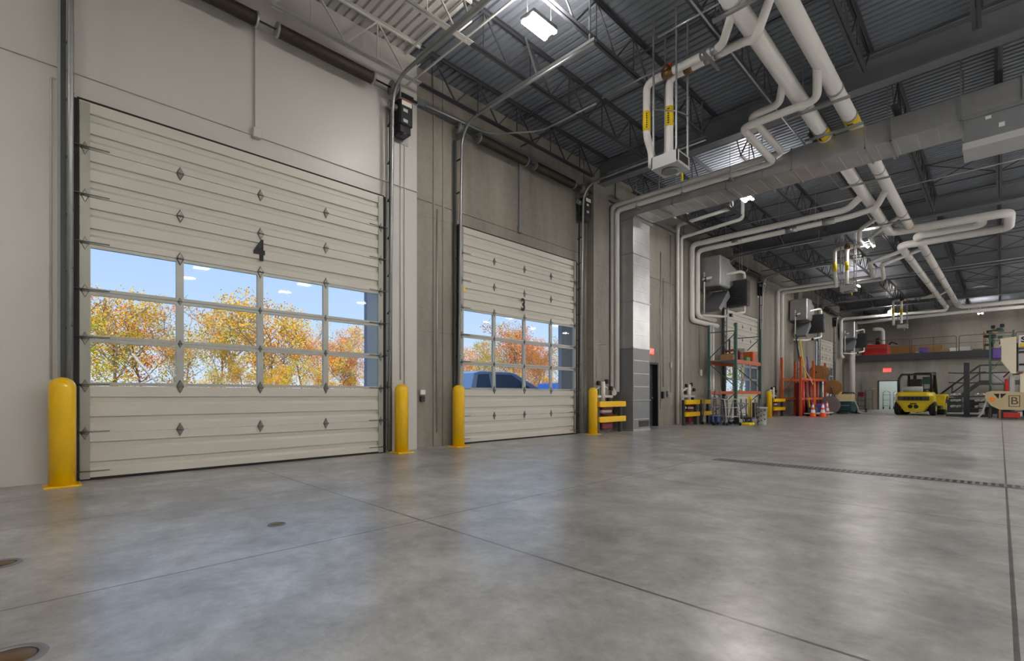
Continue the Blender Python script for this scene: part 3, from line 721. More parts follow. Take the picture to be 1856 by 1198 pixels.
for x in (-7.0, -4.2, -1.7, -.55):
    a = MB()
    for y in (13.03, 14.05): a.bar((x, y, 6.5), (x, y, ZD-.02), .02, .02)
    a.box(x-.02, x+.02, 13.0, 14.08, 6.48, 6.5); a.build('duct_hanger', 'galv', dr)
rd = thing('riser_duct', 'tall galvanised duct rising against the wall from the floor to the roof', 'air duct', (-8.35, 13.5, 0))
a = MB(); a.box(-8.585, -7.87, 13.06, 14.05, 2.55, 6.53); a.build('upper_section', 'duct', rd)
a = MB(); a.box(-8.585, -7.87, 13.06, 14.05, .06, 2.55); a.build('lower_section', 'grey', rd)
MB().box(-8.585, -7.85, 13.04, 14.07, 0, .06).build('base_frame', 'galv', rd)
for z in (2.52, 3.95, 5.4, .92): MB().box(-8.585, -7.845, 13.035, 14.075, z, z+.035).build('duct_flange', 'galv', rd)
for z in (.35, 1.35, 1.75, 2.15, 2.95, 3.4, 4.3, 4.75, 5.1, 5.8, 6.2): MB().box(-7.87, -7.862, 13.1, 14.0, z, z+.02).build('standing_seam', 'duct_w', rd)
MB().box(-7.87, -7.86, 13.4, 13.98, .12, .3).build('intake_grille', 'black', rd)
a = MB(); a.box(-8.585, -7.8, 12.98, 14.13, 6.46, 6.52); a.build('collar', 'galv', rd)
ah = thing('air_handler', 'long grey air handling box hanging under the duct at the upper right', 'air handler', (1, 13.2, 5.85))
MB().box(-.5, 3.2, 12.92, 13.6, 5.98, 6.42).build('casing', 'grey', ah)
MB().box(-.52, 3.2, 12.9, 13.62, 5.85, 5.98).build('bottom_tray', 'lgrey', ah)
MB().box(-.52, 3.2, 12.88, 13.64, 6.42, 6.5).build('top_rail', 'galv', ah)
MB().box(-.2, -.12, 12.912, 12.92, 6.33, 6.39).build('sticker', 'white', ah)
MB().box(-.02, .06, 12.912, 12.92, 6.12, 6.2).build('sticker', 'white', ah)

# ================================================================== WALL VENTILATION UNITS
def wall_unit(label):
    r = thing('hanging_heater', label, 'wall heater', (-8.6, 19.0, 4.6), 'wall heaters')
    MB().cbox((-8.1, 19.55, 5.95), (.9, 1.0, 1.2), .04).build('intake_cabinet', 'duct', r)
    a = MB(); a.prism([(19.0, 5.35), (20.0, 5.35), (20.9, 5.75), (20.9, 6.3), (20.0, 6.5)], 'x', -8.5, -7.75); a.build('mixing_box', 'duct', r)
    a = MB(); a.prism([(19.15, 4.5), (19.35, 4.4), (20.3, 5.1), (20.1, 5.33)], 'x', -8.4, -7.75); a.build('outlet_hood', 'grey', r)
    MB().box(-8.0, -7.2, 20.55, 20.9, 4.72, 5.78).build('heater_box', 'dgrey', r)
    a = MB()
    for i in range(12): a.box(-7.96, -7.24, 20.53, 20.55, 4.8+i*.08, 4.83+i*.08); 
    for i in range(12): a.box(-7.2, -7.18, 20.58, 20.87, 4.8+i*.08, 4.83+i*.08)
    a.build('louvre', 'black', r)
    MB().cyl((-8.1, 20.25, 5.25), (-7.85, 20.25, 5.25), .12).build('fan_motor', 'galv', r)
    a = MB(); a.tube([(-8.2, 18.75, 5.62), (-7.35, 20.3, 6.05), (-7.35, 20.7, 6.05), (-7.35, 20.7, 5.78)], .055, n=10); a.build('supply_pipe', 'pipe', r)
    a = MB(); a.tube([(-8.3, 18.95, 4.25), (-7.9, 19.9, 4.25), (-7.35, 20.3, 4.4), (-7.35, 20.7, 4.45), (-7.35, 20.7, 4.72)], .05, n=10); a.build('return_pipe', 'pipe', r)
    a = MB(); a.tube([(-8.2, 18.85, 5.9), (-8.2, 18.85, 4.3)], .028, n=8); a.build('balance_pipe', 'pipe', r)
    MB().cbox((-8.15, 18.85, 5.62), (.09, .16, .16)).build('valve', 'black', r)
    MB().cbox((-7.62, 20.05, 4.3), (.1, .16, .12)).build('strainer', 'black', r)
    for y in (20.6, 20.85): MB().cyl((-7.5, y, 5.78), (-7.5, y, ZD-.01), .008, n=6).build('hanging_rod', 'galv', r)
    return r
wu = wall_unit('silver wall-hung heater with a dark grille beside door 2')
dup(wu, (-8.6, 31.0, 4.6), 0, 'silver wall-hung heater with a dark grille above the orange rack')
dup(wu, (-8.5, 43.0, 4.55), 0, 'silver wall-hung heater with a dark grille at the left end of the mezzanine')

# ================================================================== BOLLARDS, GUARD RAILS
def bollard(x, y, label):
    r = thing('bollard', label, 'bollard', (x, y, 0), 'yellow bollards')
    n = 8; R = .128; prof = [(R, .02), (R, 1.2)]+[(R*math.cos(PI/2*i/n), 1.2+.115*math.sin(PI/2*i/n)) for i in range(1, n)]+[(.004, 1.315)]
    MB().lathe(prof, (x, y, 0), n=32).build('post', 'yellow', r)
    MB().cbox((x, y, .011), (.34, .34, .02), .003).build('base_plate', 'yellow', r)
    return r
bo = bollard(-8.02, .33, 'yellow bollard left of door 4, largest and nearest the camera')
for x, y, lb in ((-8.08, 5.1, 'yellow bollard between door 4 and the white wall edge'), (-8.16, 6.55, 'yellow bollard at the left jamb of door 3'),
                 (-8.1, 11.32, 'yellow bollard at the right jamb of door 3 by the guard rail'), (-8.15, 26.3, 'yellow bollard at the right of door 2'),
                 (-8.15, 41.7, 'yellow bollard far off at the right of door 1')):
    dup(bo, (x, y, 0), 0, lb)
def guard(y0, y1, label, x=-8.02):
    r = thing('guard_rail', label, 'guard rail', (x, y0, 0), 'yellow guard rails')
    for z in (.32, .76): MB().cbox((x, (y0+y1)/2, z+.08), (.08, y1-y0, .16), .01).build('rail', 'yellow', r)
    for z in (.32, .76): MB().cbox(((x-.04-8.59)/2, y1-.04, z+.08), (abs(x-.04+8.59), .08, .16), .01).build('return_rail', 'yellow', r)
    MB().box(x-.14, x-.045, y1-.18, y1-.08, 0, .92).build('post', 'dgrey', r)
    MB().box(x-.14, x-.045, y0+.0, y0+.1, 0, .92).build('post', 'dgrey', r)
    return r
guard(11.5, 12.85, 'two-bar yellow guard rail in front of the valves right of door 3')
guard(16.85, 18.0, 'two-bar yellow guard rail beside the wall drop pipes')
guard(18.3, 19.1, 'two-bar yellow guard rail behind the green rack')
guard(26.55, 28.3, 'two-bar yellow guard rail right of door 2')
def manifold(y, where, z0=1.0, sc=1.):
    r = thing('valve_manifold', 'cluster of white pipes and black valves %s' % where, 'valves', (-8.45, y, 0), 'valve stations')
    a = MB(); a.tube([(-8.4, y-.3, .1), (-8.4, y-.3, 1.25), (-8.4, y+.1, 1.4), (-8.4, y+.5, 1.25)], .045, n=8); a.build('inlet_pipe', 'white', r)
    a = MB(); a.tube([(-8.3, y, .9), (-8.3, y, 1.5)], .065, n=12); a.build('filter_housing', 'white', r)
    a = MB(); a.tube([(-8.35, y-.35, 1.05), (-8.35, y+.55, 1.05)], .045, n=8); a.tube([(-8.35, y-.35, .62), (-8.35, y+.5, .62)], .05, n=8); a.build('cross_pipe', 'white', r)
    for dy, z in ((-.22, 1.45), (.2, 1.5), (.42, 1.3), (-.3, 1.2), (.3, .95), (.62, .6)): MB().cbox((-8.3, y+dy, z), (.1, .11, .13), .02).build('valve', 'black', r)
    for z in (.12, .55): MB().cbox((-8.28, y+.08, z+.12), (.2, .55, .3), .03).build('pump', 'maroon', r)
    MB().cyl((-8.2, y-.25, .62), (-8.2, y+.25, .62), .045).build('gauge_pipe', 'lgrey', r)
    return r
manifold(12.1, 'behind the yellow rail right of door 3')
manifold(17.75, 'behind the yellow rail beside the wall drop pipes')
manifold(27.4, 'behind the yellow rail right of door 2')

# ================================================================== WALL DETAILS
# door 5 (person door) beside the riser
r = thing('door_5', 'grey steel person door in the wall just behind the riser duct', 'door', (-8.6, 15.42, 0), kind='structure')
MB().box(-8.8, -8.75, 15.03, 15.82, .01, 2.16).build('door_leaf', 'dgrey', r)
a = MB(); a.box(-8.8, -8.56, 14.95, 15.02, 0, 2.24); a.box(-8.8, -8.56, 15.83, 15.9, 0, 2.24); a.box(-8.8, -8.56, 14.95, 15.9, 2.17, 2.24); a.build('door_frame', 'black', r)
MB().cyl((-8.74, 15.7, 1.0), (-8.68, 15.7, 1.0), .03).build('door_handle', 'galv', r)
def exit_sign(mtx, x, y, z, face, label):
    r = thing('exit_sign', label, 'exit sign', (x, y, z))
    if face == 'x': MB().box(x, x+.05, y-.16, y+.16, z-.1, z+.1).build('sign_box', 'exit', r)
    else: MB().box(x-.24, x+.24, y-.06, y, z-.14, z+.14).build('sign_box', 'exit', r)
    text('lettering', 'EXIT', .15 if face == 'x' else .22, 'white', r, mtx, bold=.006)
exit_sign(face_x(-8.545, 15.4, 2.62), -8.6, 15.4, 2.62, 'x', 'red exit sign on the wall behind the riser duct')
exit_sign(face_my(-5.95, YB-.064, 2.95), -5.95, YB, 2.95, 'y', 'red exit sign above the open door in the back wall')
# conduits, boxes
def wall_conduit(pts, label, r=.014, m='galv'):
    pipe('conduit', label, 'conduit', pts, r, m, 'wall conduits', bend=.08, n=8)
wall_conduit([(-8.388, .29, 5.08), (-8.388, .24, 5.08), (-8.388, .24, 1.3)], 'thin white conduit hooked down the wall left of door 4', .012, 'white_wall')
tag(MB().box(-8.4, -8.36, .3, .375, 0.0, ZD-.1).build('wall_channel', 'lgrey'), 'tall pale grey channel beside the left track of door 4', 'channel')
wall_conduit([(-8.388, 5.27, 6.1), (-8.388, 5.27, 1.4)], 'thin white conduit down the painted wall, left of two right of door 4', .012, 'white_wall')
wall_conduit([(-8.388, 5.36, 6.1), (-8.388, 5.36, 1.3)], 'thin white conduit down the painted wall, right of two right of door 4', .012, 'white_wall')
wall_conduit([(-8.586, 6.3, 5.1), (-8.586, 6.3, .3)], 'thin grey conduit down the concrete left of door 3')
wall_conduit([(-8.585, 11.62, 6.9), (-8.585, 11.62, 1.6)], 'thin grey conduit down the concrete right of door 3')
wall_conduit([(-8.36, 12.28, 2.6), (-8.36, 11.85, 2.6), (-8.36, 11.85, 1.6)], 'short hooked conduit above the valves right of door 3')
for y, a, b, lb in ((16.1, 6.2, .6, 'nearest the person door'), (16.3, 5.3, 1.4, 'second right of the person door'), (16.85, 7.0, 1.2, 'left of the wall drop pipes'), (19.3, 6.2, 2.2, 'behind the green rack')):
    wall_conduit([(-8.585, y, a), (-8.585, y, b)], 'thin grey conduit down the wall, %s' % lb)
for x, y, z, lb, m, s in ((-8.4, 5.02, 1.3, 'small black box on the painted wall edge right of door 4', 'black', (.05, .08, .14)),
                     (-8.58, 5.9, 1.16, 'white twin outlet box low on the wall between doors 4 and 3', 'white', (.06, .12, .1)),
                     (-8.58, 5.9, 1.02, 'grey outlet box just under the white one between doors 4 and 3', 'dgrey', (.06, .1, .12)),
                     (-8.58, 16.6, 1.15, 'grey switch box on the wall left of the drop pipes', 'grey', (.06, .12, .2)),
                     (-8.58, 16.8, 2.2, 'small pale box on the wall left of the drop pipes', 'lgrey', (.06, .1, .2)),
                     (-8.58, 16.2, 1.1, 'black extinguisher bracket beside the person door', 'black', (.08, .1, .25)),
                     (-8.58, 19.35, 2.0, 'white outlet box on the wall behind the green rack', 'white', (.06, .12, .25))):
    tag(MB().cbox((x+.03, y, z), s, .008).build('wall_box', m), lb, 'box')
tag(MB().bar((-8.33, 5.2, 7.0), (-8.33, 5.62, 7.0), .035, .035).build('shaft_stub', 'black'), 'short dark bar on the white wall above the door motor', 'bar')

# ================================================================== FLOOR FITTINGS
td = thing('trench_drain', 'long slotted trench drain grate across the floor', 'drain', (2, 8.37, 0))
MB().box(-3.43, 8, 8.25, 8.5, .0005, .004).build('drain_channel', 'black', td)
a = MB(); a.box(-3.45, 8, 8.245, 8.262, .001, .008); a.box(-3.45, 8, 8.488, 8.505, .001, .008); a.box(-3.45, -3.4, 8.245, 8.505, .001, .008)
x = -3.4
while x < 3.2: 
    a.box(x, x+.028, 8.262, 8.488, .003, .008); x += .07
a.build('grate', 'grey', td)
def cleanout(x, y, r_, label):
    t = thing('floor_cleanout', label, 'floor cap', (x, y, 0), 'floor caps')
    MB().lathe([(r_*.78, .0006), (r_*.8, .006), (r_, .006), (r_*1.04, .0006)], (x, y, 0), n=36, cap=False).build('ring', 'grey', t)
    MB().lathe([(.001, .003), (r_*.7, .003), (r_*.72, .001)], (x, y, 0), n=36, cap=False).build('cap', 'brass', t)
    MB().lathe([(r_*.72, .0012), (r_*.79, .0012)], (x, y, 0), n=36, cap=False).build('gap', 'black', t)
cleanout(-4.6, -.12, .115, 'round floor cap at the left edge of the photo')
cleanout(-2.93, -.05, .125, 'round floor cap in the bottom left corner')
cleanout(-4.35, 1.52, .07, 'faint small round floor cap on the joint in front of door 4')

# ================================================================== GREEN RACK AND WHAT STANDS AROUND IT (door 2)
def pallet_rack(x0, x1, y0, y1, H, zs, label, green='rgreen'):
    r = thing('pallet_rack', label, 'rack', ((x0+x1)/2, (y0+y1)/2, 0))
    for x in (x0, x1):
        for y in (y0, y1):
            a = MB(); a.box(x-.04, x+.04, y-.05, y+.05, .01, H); a.box(x-.07, x+.07, y-.08, y+.08, 0, .01); a.build('upright', green, r)
    for y in (y0, y1):
        a = MB(); z = .25; sg = 0
        while z+1.1 < H:
            xa, xb = (x0, x1) if sg == 0 else (x1, x0)
            a.bar((xa, y, z), (xb, y, z+.95), .03, .03); z += 1.15; sg = 1-sg
        for z in (.2, H-.3): a.bar((x0, y, z), (x1, y, z), .03, .03)
        a.build('side_brace', green, r)
    for z in zs:
        for x in (x0, x1): MB().box(x-.03, x+.03, y0, y1, z-.06, z+.06).build('beam', 'orange', r)
    return r
pallet_rack(-8.2, -7.16, 19.3, 22.0, 3.87, (1.2, 2.38), 'tall dark green pallet rack with orange beams beside door 2')
tag(MB().box(-8.22, -7.14, 19.38, 21.92, 2.44, 2.47).build('shelf_board', 'grey'), 'grey shelf board on the upper orange beams of the green rack', 'shelf board')
def rack_item(name, c, sz, m, label, cat, b=.02):
    return tag(MB().cbox((c[0], c[1], c[2]+sz[2]/2), sz, b).build(name, m), label, cat)
rack_item('parts_crate', (-7.6, 19.75, 2.47), (.5, .5, .22), 'brown', 'brown box at the left end of the green rack shelf', 'box')
rack_item('parts_crate', (-7.5, 20.3, 2.47), (.4, .35, .3), 'maroon', 'dark red crate second from the left on the green rack shelf', 'box')
rack_item('tool_case', (-7.45, 20.95, 2.47), (.35, .4, .18), 'green', 'low green case in the middle of the green rack shelf', 'case')
rack_item('parts_crate', (-7.4, 21.45, 2.47), (.4, .45, .42), 'orange', 'orange and yellow box near the right end of the green rack shelf', 'box')
rack_item('plastic_tub', (-7.8, 21.6, 2.47), (.4, .3, .6), 'lgrey', 'pale tub behind the orange box on the green rack shelf', 'tub')
t = thing('planer_machine', 'brown machine with long dark arms lying on the green rack shelf', 'machine', (-7.8, 20.6, 2.47))
MB().cbox((-7.85, 20.6, 2.62), (.3, 1.1, .3), .04).build('body', 'wood', t)
MB().tube([(-7.8, 20.0, 2.85), (-7.7, 20.7, 2.98), (-7.75, 21.4, 2.85)], .05).build('arm', 'maroon', t)
MB().cyl((-7.75, 20.2, 2.77), (-7.75, 20.2, 3.35), .035).build('post', 'dgrey', t)
t = thing('parts_drum', 'white drum covered in small dark stickers on the floor beside the green rack', 'drum', (-6.2, 19.2, 0))
MB().lathe([(.15, .004), (.155, .02), (.18, .6), (.19, .6), (.19, .64), (.175, .66), (.16, .66)], (-6.2, 19.2, 0), n=20).build('shell', 'lgrey', t)
a = MB()
for i in range(14):
    an = -2.4+.9*(i % 4)*.6+random.uniform(-.1, .1); z = .1+.04*i; rr = .158+.04*z/.6
    x, y = -6.2+math.cos(an)*rr, 19.2+math.sin(an)*rr; a.cbox((x, y, z), (.03, .05, .045))
a.build('sticker', 'dgrey', t)
def step_frame(x, y, rz, w_, h_, label, m='grey'):
    r = thing('rolling_ladder', label, 'ladder', (x, y, 0), 'grey carts and ladders')
    for s in (-1, 1):
        MB().tube([(x+s*w_/2, y-.3, .06), (x+s*w_/2, y-.12, h_), (x+s*w_/2, y+.15, h_), (x+s*w_/2, y+.3, .06)], .022, n=8).build('side_frame', m, r)
    n = max(2, int(h_/.28))
    for i in range(1, n): MB().box(x-w_/2, x+w_/2, y-.3+.18*i/n, y-.14+.18*i/n, h_*i/n, h_*i/n+.025).build('step', m, r)
    MB().box(x-w_/2, x+w_/2, y-.12, y+.15, h_-.02, h_).build('platform', m, r)
    for s in (-1, 1):
        for q in (-.3, .3): MB().cyl((x+s*w_/2-.02, y+q, .06), (x+s*w_/2+.02, y+q, .06), .058, n=12).build('caster', 'black', r)
    r.rotation_euler[2] = rz; return r
step_frame(-7.5, 18.0, 1.1, .45, 1.3, 'grey steel step ladder beside the yellow rail left of the green rack')
step_frame(-7.45, 18.55, .2, .4, 1.05, 'grey step ladder squeezed between the tall and the low ones', 'grey')
step_frame(-6.95, 19.0, 1.4, .35, .8, 'short grey step ladder at the front left post of the green rack', 'grey')
step_frame(-7.0, 18.2, .9, .5, .95, 'low grey step ladder in front of the green rack', 'lgrey')
t = thing('pipe_cart', 'grey steel cart with upright posts at the foot of the green rack', 'cart', (-6.85, 19.6, 0))
MB().box(-7.1, -6.55, 19.1, 20.2, .2, .26).build('deck', 'dgrey', t)
for x in (-7.08, -6.57):
    for y in (19.15, 19.6, 20.15): MB().bar((x, y, .26), (x, y, .95), .04, .04).build('post', 'grey', t)
for x in (-7.05, -6.6):
    for y in (19.25, 20.05): MB().cyl((x-.02, y, .1), (x+.02, y, .1), .1, n=14).build('wheel', 'black', t)
rack_item('tool_chest', (-6.72, 20.0, .262), (.26, .3, .55), 'dgrey', 'dark grey box standing on the grey cart', 'box')
rack_item('yellow_can', (-6.7, 19.45, .262), (.12, .12, .8), 'ylabel', 'tall narrow yellow can standing on the grey cart', 'can')
rack_item('wood_block', (-6.55, 18.75, 0), (.35, .5, .09), 'ylabel', 'flat yellow block on the floor in front of the grey cart', 'block')
rack_item('floor_crate', (-7.7, 18.7, 0), (.3, .4, .35), 'blue', 'small blue crate on the floor behind the low step ladder', 'crate')

# ================================================================== ORANGE RACK, REELS, CONES (between doors 2 and 1)
t = thing('orange_rack', 'orange steel rack full of upright poles between the second and far doors', 'rack', (-7.8, 31, 0))
for x in (-8.25, -7.35):
    for y in (28.6, 31.0, 33.6): MB().box(x-.05, x+.05, y-.06, y+.06, 0, 3.0 if y > 29 else 3.1).build('upright', 'orange', t)
for z in (.9, 1.95):
    for x in (-8.25, -7.35): MB().box(x-.03, x+.03, 28.6, 33.6, z-.06, z+.06).build('beam', 'orange', t)
for y in (28.6, 31.0, 33.6): MB().bar((-8.25, y, 1.2), (-7.35, y, 2.6), .03, .03).build('side_brace', 'orange', t)
MB().bar((-7.33, 28.7, 2.75), (-7.33, 30.9, 1.7), .03, .06).build('front_brace', 'tan', t)
cols = ['maroon', 'red', 'orange', 'maroon', 'grey', 'maroon', 'red', 'orange', 'wood', 'maroon', 'orange', 'dgrey', 'red']
cn = {'maroon': 'dark red', 'red': 'red', 'orange': 'orange', 'grey': 'grey', 'wood': 'wooden', 'dgrey': 'dark grey'}
for i, m in enumerate(cols):
    y = 28.8+.37*i; h = 1.75+.25*((i*7) % 5)/4
    a = MB().cyl((-7.5+.1*(i % 2), y, 0), (-7.5+.1*(i % 2)-.05, y+.05, h), .12, n=12).build('upright_pole', m)
    tag(a, '%s pole standing in the orange rack, %s from the left' % (cn[m], ORD[i]), 'pole', 'poles in the orange rack')
def reel(x, y, z, R, wd, label, m='wood', core='cable'):
    r = thing('cable_reel', label, 'cable reel', (x, y, z))
    for s in (-1, 1):
        f_ = MB().cyl((x, y+s*wd/2-.015, z+R), (x, y+s*wd/2+.015, z+R), R, n=28).build('flange', m, r)
        g_ = MB()
        for q in (.3, .55, .8): g_.lathe([(R*q, -.018), (R*q+.02, -.018)], (x, y+s*wd/2, z+R), n=24, axis='y', cap=False)
        g_.lathe([(.001, -.03), (R*.16, -.03), (R*.16, 0)], (x, y+s*wd/2, z+R), n=14, axis='y', cap=False)
        g_.build('flange_rings', 'cable', f_)
    MB().lathe([(.03, -wd/2), (R*.8, -wd/2+.01)]+[(R*.8+.012*(i % 2), -wd/2+.01+i*(wd-.02)/16) for i in range(1, 17)]+[(.03, wd/2)], (x, y, z+R), n=22, axis='y').build('wound_cable', core, r)
    return r
r1 = reel(-7.05, 33.2, 0, .52, .45, 'large grey cable reel on the floor at the end of the orange rack', 'grey', 'dgrey')
r2 = reel(-7.0, 33.9, 1.15, .42, .5, 'brown cable reel held at waist height beside the far door')
r3 = reel(-7.45, 32.4, 2.01, .4, .5, 'brown cable reel on top of the orange rack, left of two')
r4 = reel(-7.45, 33.2, 2.01, .4, .45, 'brown cable reel on top of the orange rack, right of two')
st = thing('reel_stand', 'brown stand holding the waist-high cable reel', 'stand', (-7.0, 33.9, 0))
for y in (33.55, 34.25): 
    MB().tube([(-7.4, y, 0), (-7.0, y, 1.57), (-6.6, y, 0)], .025, n=8, bend=.02).build('leg', 'railing', st)
MB().cyl((-7.0, 33.5, 1.57), (-7.0, 34.3, 1.57), .022).build('axle', 'galv', st)
for (p, q, m, lb) in (((-7.2, 29.9, 0), (-7.9, 30.6, 4.2), 'ylabel', 'long yellow pole leaning over the orange rack'),
                      ((-7.2, 29.4, 0), (-7.85, 29.6, 4.4), 'black', 'long black pole leaning over the orange rack'),
                      ((-7.2, 30.4, 0), (-7.8, 31.6, 3.3), 'purple', 'purple tipped pole leaning on the orange rack')):
    tag(MB().cyl(p, q, .045, .035, n=8).build('leaning_pole', m), lb, 'pole')
def cone(x, y, label, big=1.):
    r = thing('traffic_cone', label, 'traffic cone', (x, y, 0), 'traffic cones')
    MB().cbox((x, y, .018), (.36, .36, .036), .01).build('base', 'coneo', r)
    a = MB(); a.lathe([(.15, .036), (.135, .05), (.108, .22)], (x, y, 0), n=18, cap=False); a.lathe([(.084, .37), (.068, .47)], (x, y, 0), n=18, cap=False); a.lathe([(.045, .62), (.028, .72), (.001, .722)], (x, y, 0), n=18, cap=False); a.build('cone_body', 'coneo', r)
    a = MB(); a.lathe([(.1085, .22), (.085, .37)], (x, y, 0), n=18, cap=False); a.lathe([(.0685, .47), (.0455, .62)], (x, y, 0), n=18, cap=False); a.build('reflective_band', 'conew', r)
    return r
c0 = cone(-6.6, 27.8, 'orange traffic cone nearest the camera, in front of the orange rack')
dup(c0, (-6.25, 28.15, 0), .3, 'orange traffic cone in the middle of the three')
dup(c0, (-6.9, 32.0, 0), .1, 'orange traffic cone furthest back, by the grey cable reel')
t = thing('flat_cart', 'low blue-grey platform on the floor behind the traffic cones', 'platform cart', (-6.9, 30.2, 0))
MB().cbox((-6.85, 30.1, .14), (.7, 3.0, .05), .01).build('deck', 'lgrey', t)
for x in (-7.1, -6.6):
    for y in (28.8, 31.4): MB().cyl((x-.02, y, .058), (x+.02, y, .058), .058, n=12).build('caster', 'black', t)
rack_item('tool_box', (-6.95, 29.2, .166), (.35, .5, .3), 'dgrey', 'dark box on the low platform behind the cones', 'box')
rack_item('tool_box', (-6.9, 30.7, .166), (.4, .5, .45), 'purple', 'purple grey box on the low platform behind the cones', 'box')

# floor scrubber
def scrubber():
    x, y = -6.45, 34.3
    r = thing('floor_scrubber', 'dark teal floor scrubber with a beige tank parked near the far corner', 'floor scrubber', (x, y, 0))
    MB().cbox((x, y, .42), (.95, 1.3, .62), .08).build('body', 'teal', r)
    a = MB(); a.prism([(y-.62, .73), (y+.35, .73), (y+.3, 1.15), (y-.5, 1.15)], 'x', x-.42, x+.42); a.build('tank', 'tan', r, .03)
    MB().cbox((x+.05, y+.45, 1.13), (.75, .35, .1), .03).build('seat', 'black', r)
    MB().tube([(x-.3, y+.62, .7), (x-.3, y+.72, 1.25), (x+.3, y+.72, 1.25), (x+.3, y+.62, .7)], .03, n=8).build('handle', 'black', r)
    for s in (-1, 1): MB().cyl((x+s*.44, y+.4, .14), (x+s*.52, y+.4, .14), .14, n=18).build('wheel', 'black', r)
    MB().cyl((x, y-.55, .06), (x, y-.55, .14), .35, n=22).build('brush_deck', 'black', r)
    MB().tube([(x+.5, y-.3, .75), (x+.62, y-.2, .4), (x+.6, y+.1, .12), (x+.9, y+.2, .05)], .03, n=8).build('hose', 'lgrey', r)
    MB().tube([(x-.45, y+.72, .05), (x+.2, y+.8, .05), (x+.6, y+.6, .05)], .035, n=8).build('squeegee', 'dgrey', r)
    MB().cbox((x, y-.655, .5), (.6, .02, .05)).build('trim_strip', 'grey', r)
    return r
scrubber()
t = thing('hand_truck', 'dark upright hand truck standing right of the floor scrubber', 'hand truck', (-6.3, 38, 0))
for s in (-.2, .2): MB().tube([(-6.3+s, 38, .1), (-6.3+s, 38.1, 1.25), (-6.3+s, 38.25, 1.35)], .022, n=8).build('side_rail', 'dgrey', t)
for z in (.4, .75, 1.1): MB().bar((-6.5, 38.05, z), (-6.1, 38.05, z), .03, .03).build('cross_bar', 'dgrey', t)
for s in (-.24, .24): MB().cyl((-6.3+s-.03, 38.15, .13), (-6.3+s+.03, 38.15, .13), .13, n=16).build('wheel', 'black', t)
MB().box(-6.52, -6.08, 37.75, 38.02, .02, .035).build('toe_plate', 'dgrey', t)
MB().cbox((-6.3, 38.0, 1.15), (.34, .1, .3), .04).build('bag', 'maroon', t)
t = thing('wire_cage', 'faint tall wire stand against the back wall left of the open door', 'stand', (-6.95, 44.9, 0))
for x in (-7.2, -6.75):
    for y in (44.7, 45.1): MB().bar((x, y, 0), (x, y, 1.5), .03, .03).build('post', 'railing', t)
for z in (.3, .8, 1.45): MB().box(-7.2, -6.75, 44.7, 45.1, z, z+.02).build('shelf', 'railing', t)

# ================================================================== BACK WALL
def person_door(num, x0, x1, label, open_):
    r = thing('door_%s' % num, label, 'door', ((x0+x1)/2, YB, 0), kind='structure')
    a = MB(); a.box(x0-.06, x0, YB-.03, YB+.23, 0, 2.19); a.box(x1, x1+.06, YB-.03, YB+.23, 0, 2.19); a.box(x0-.06, x1+.06, YB-.03, YB+.23, 2.13, 2.19)
    a.build('door_frame', 'dgrey', r)
    if open_:
        MB().box(x0-1.02, x0-.06, YB-.1, YB-.05, .01, 2.12).build('door_leaf', 'block', r)
        MB().box(x0-.095, x0-.06, YB-.12, YB-.05, .01, 2.12).build('door_edge', 'wood', r)
        MB().cyl((x0-.9, YB-.17, 1.0), (x0-.9, YB-.1, 1.0), .05).build('door_handle', 'galv', r)
        MB().box(x0-.4, x0-.1, YB-.14, YB-.1, 1.55, 1.6).build('closer_arm', 'galv', r)
    return r
person_door(6, BX[0], BX[1], 'open grey door in the back wall with a bright room behind', True)
person_door(7, BX2[0], BX2[1], 'doorway in the back wall behind the forklift', False)
MB().box(BX2[0]+.02, BX2[1]-.02, YB+.08, YB+.12, .01, 2.12).build('door_leaf', 'tan', bpy.data.objects['door_7']) if False else None
def room_cart(x, y, label):
    r = thing('wire_trolley', label, 'trolley', (x, y, 0), 'trolleys in the next room')
    for dx in (-.22, .22):
        MB().tube([(x+dx, y-.1, .12), (x+dx, y-.1, 1.3), (x+dx*.2, y-.1, 1.42)], .02, n=6).build('side_frame', 'grey', r)
    for z in (.25, .7, 1.1): MB().box(x-.22, x+.22, y-.2, y+.2, z, z+.03).build('shelf', 'grey', r)
    for dx in (-.2, .2): MB().cyl((x+dx-.03, y-.1, .1), (x+dx+.03, y-.1, .1), .1, n=12).build('wheel', 'black', r)
    return r
rc = room_cart(-6.25, 47.5, 'wire trolley in the bright room, left of two')
dup(rc, (-5.65, 47.9, 0), 0, 'wire trolley in the bright room, right of two')
rack_item('stacked_goods', (-4.75, 46.6, 0), (.5, .5, 1.9), 'tan', 'tall beige stack seen through the doorway behind the forklift', 'stack')

# mezzanine railing
t = thing('mezzanine_railing', 'brown pipe railing along the front of the mezzanine', 'railing', (-3, YB-.3, 4.1))
x = -7.2; z0 = 4.1
spans = [(-7.2, -4.6), (-4.5, -2.12), (-1.98, .6), (.7, 4)]
for a, b in spans:
    MB().tube([(a, YB-.32, z0), (a, YB-.32, z0+1.05), (b, YB-.32, z0+1.05), (b, YB-.32, z0)], .024, n=8, bend=.14).build('top_rail', 'railing', t)
    MB().bar((a, YB-.32, z0+.55), (b, YB-.32, z0+.55), .035, .035).build('mid_rail', 'railing', t)
    m_ = (a+b)/2; MB().bar((m_, YB-.32, z0), (m_, YB-.32, z0+1.05), .04, .04).build('post', 'railing', t)
t = thing('red_machine', 'red machine with a white dome at the left end of the mezzanine', 'machine', (-6.7, 46.0, 4.04))
MB().cbox((-6.75, 46.3, 4.5), (1.7, .9, .9), .1).build('body', 'red', t)
MB().lathe([(.45, 0), (.42, .3), (.3, .55), (.05, .66)], (-7.2, 46.3, 4.45), n=18).build('dome', 'lgrey', t)
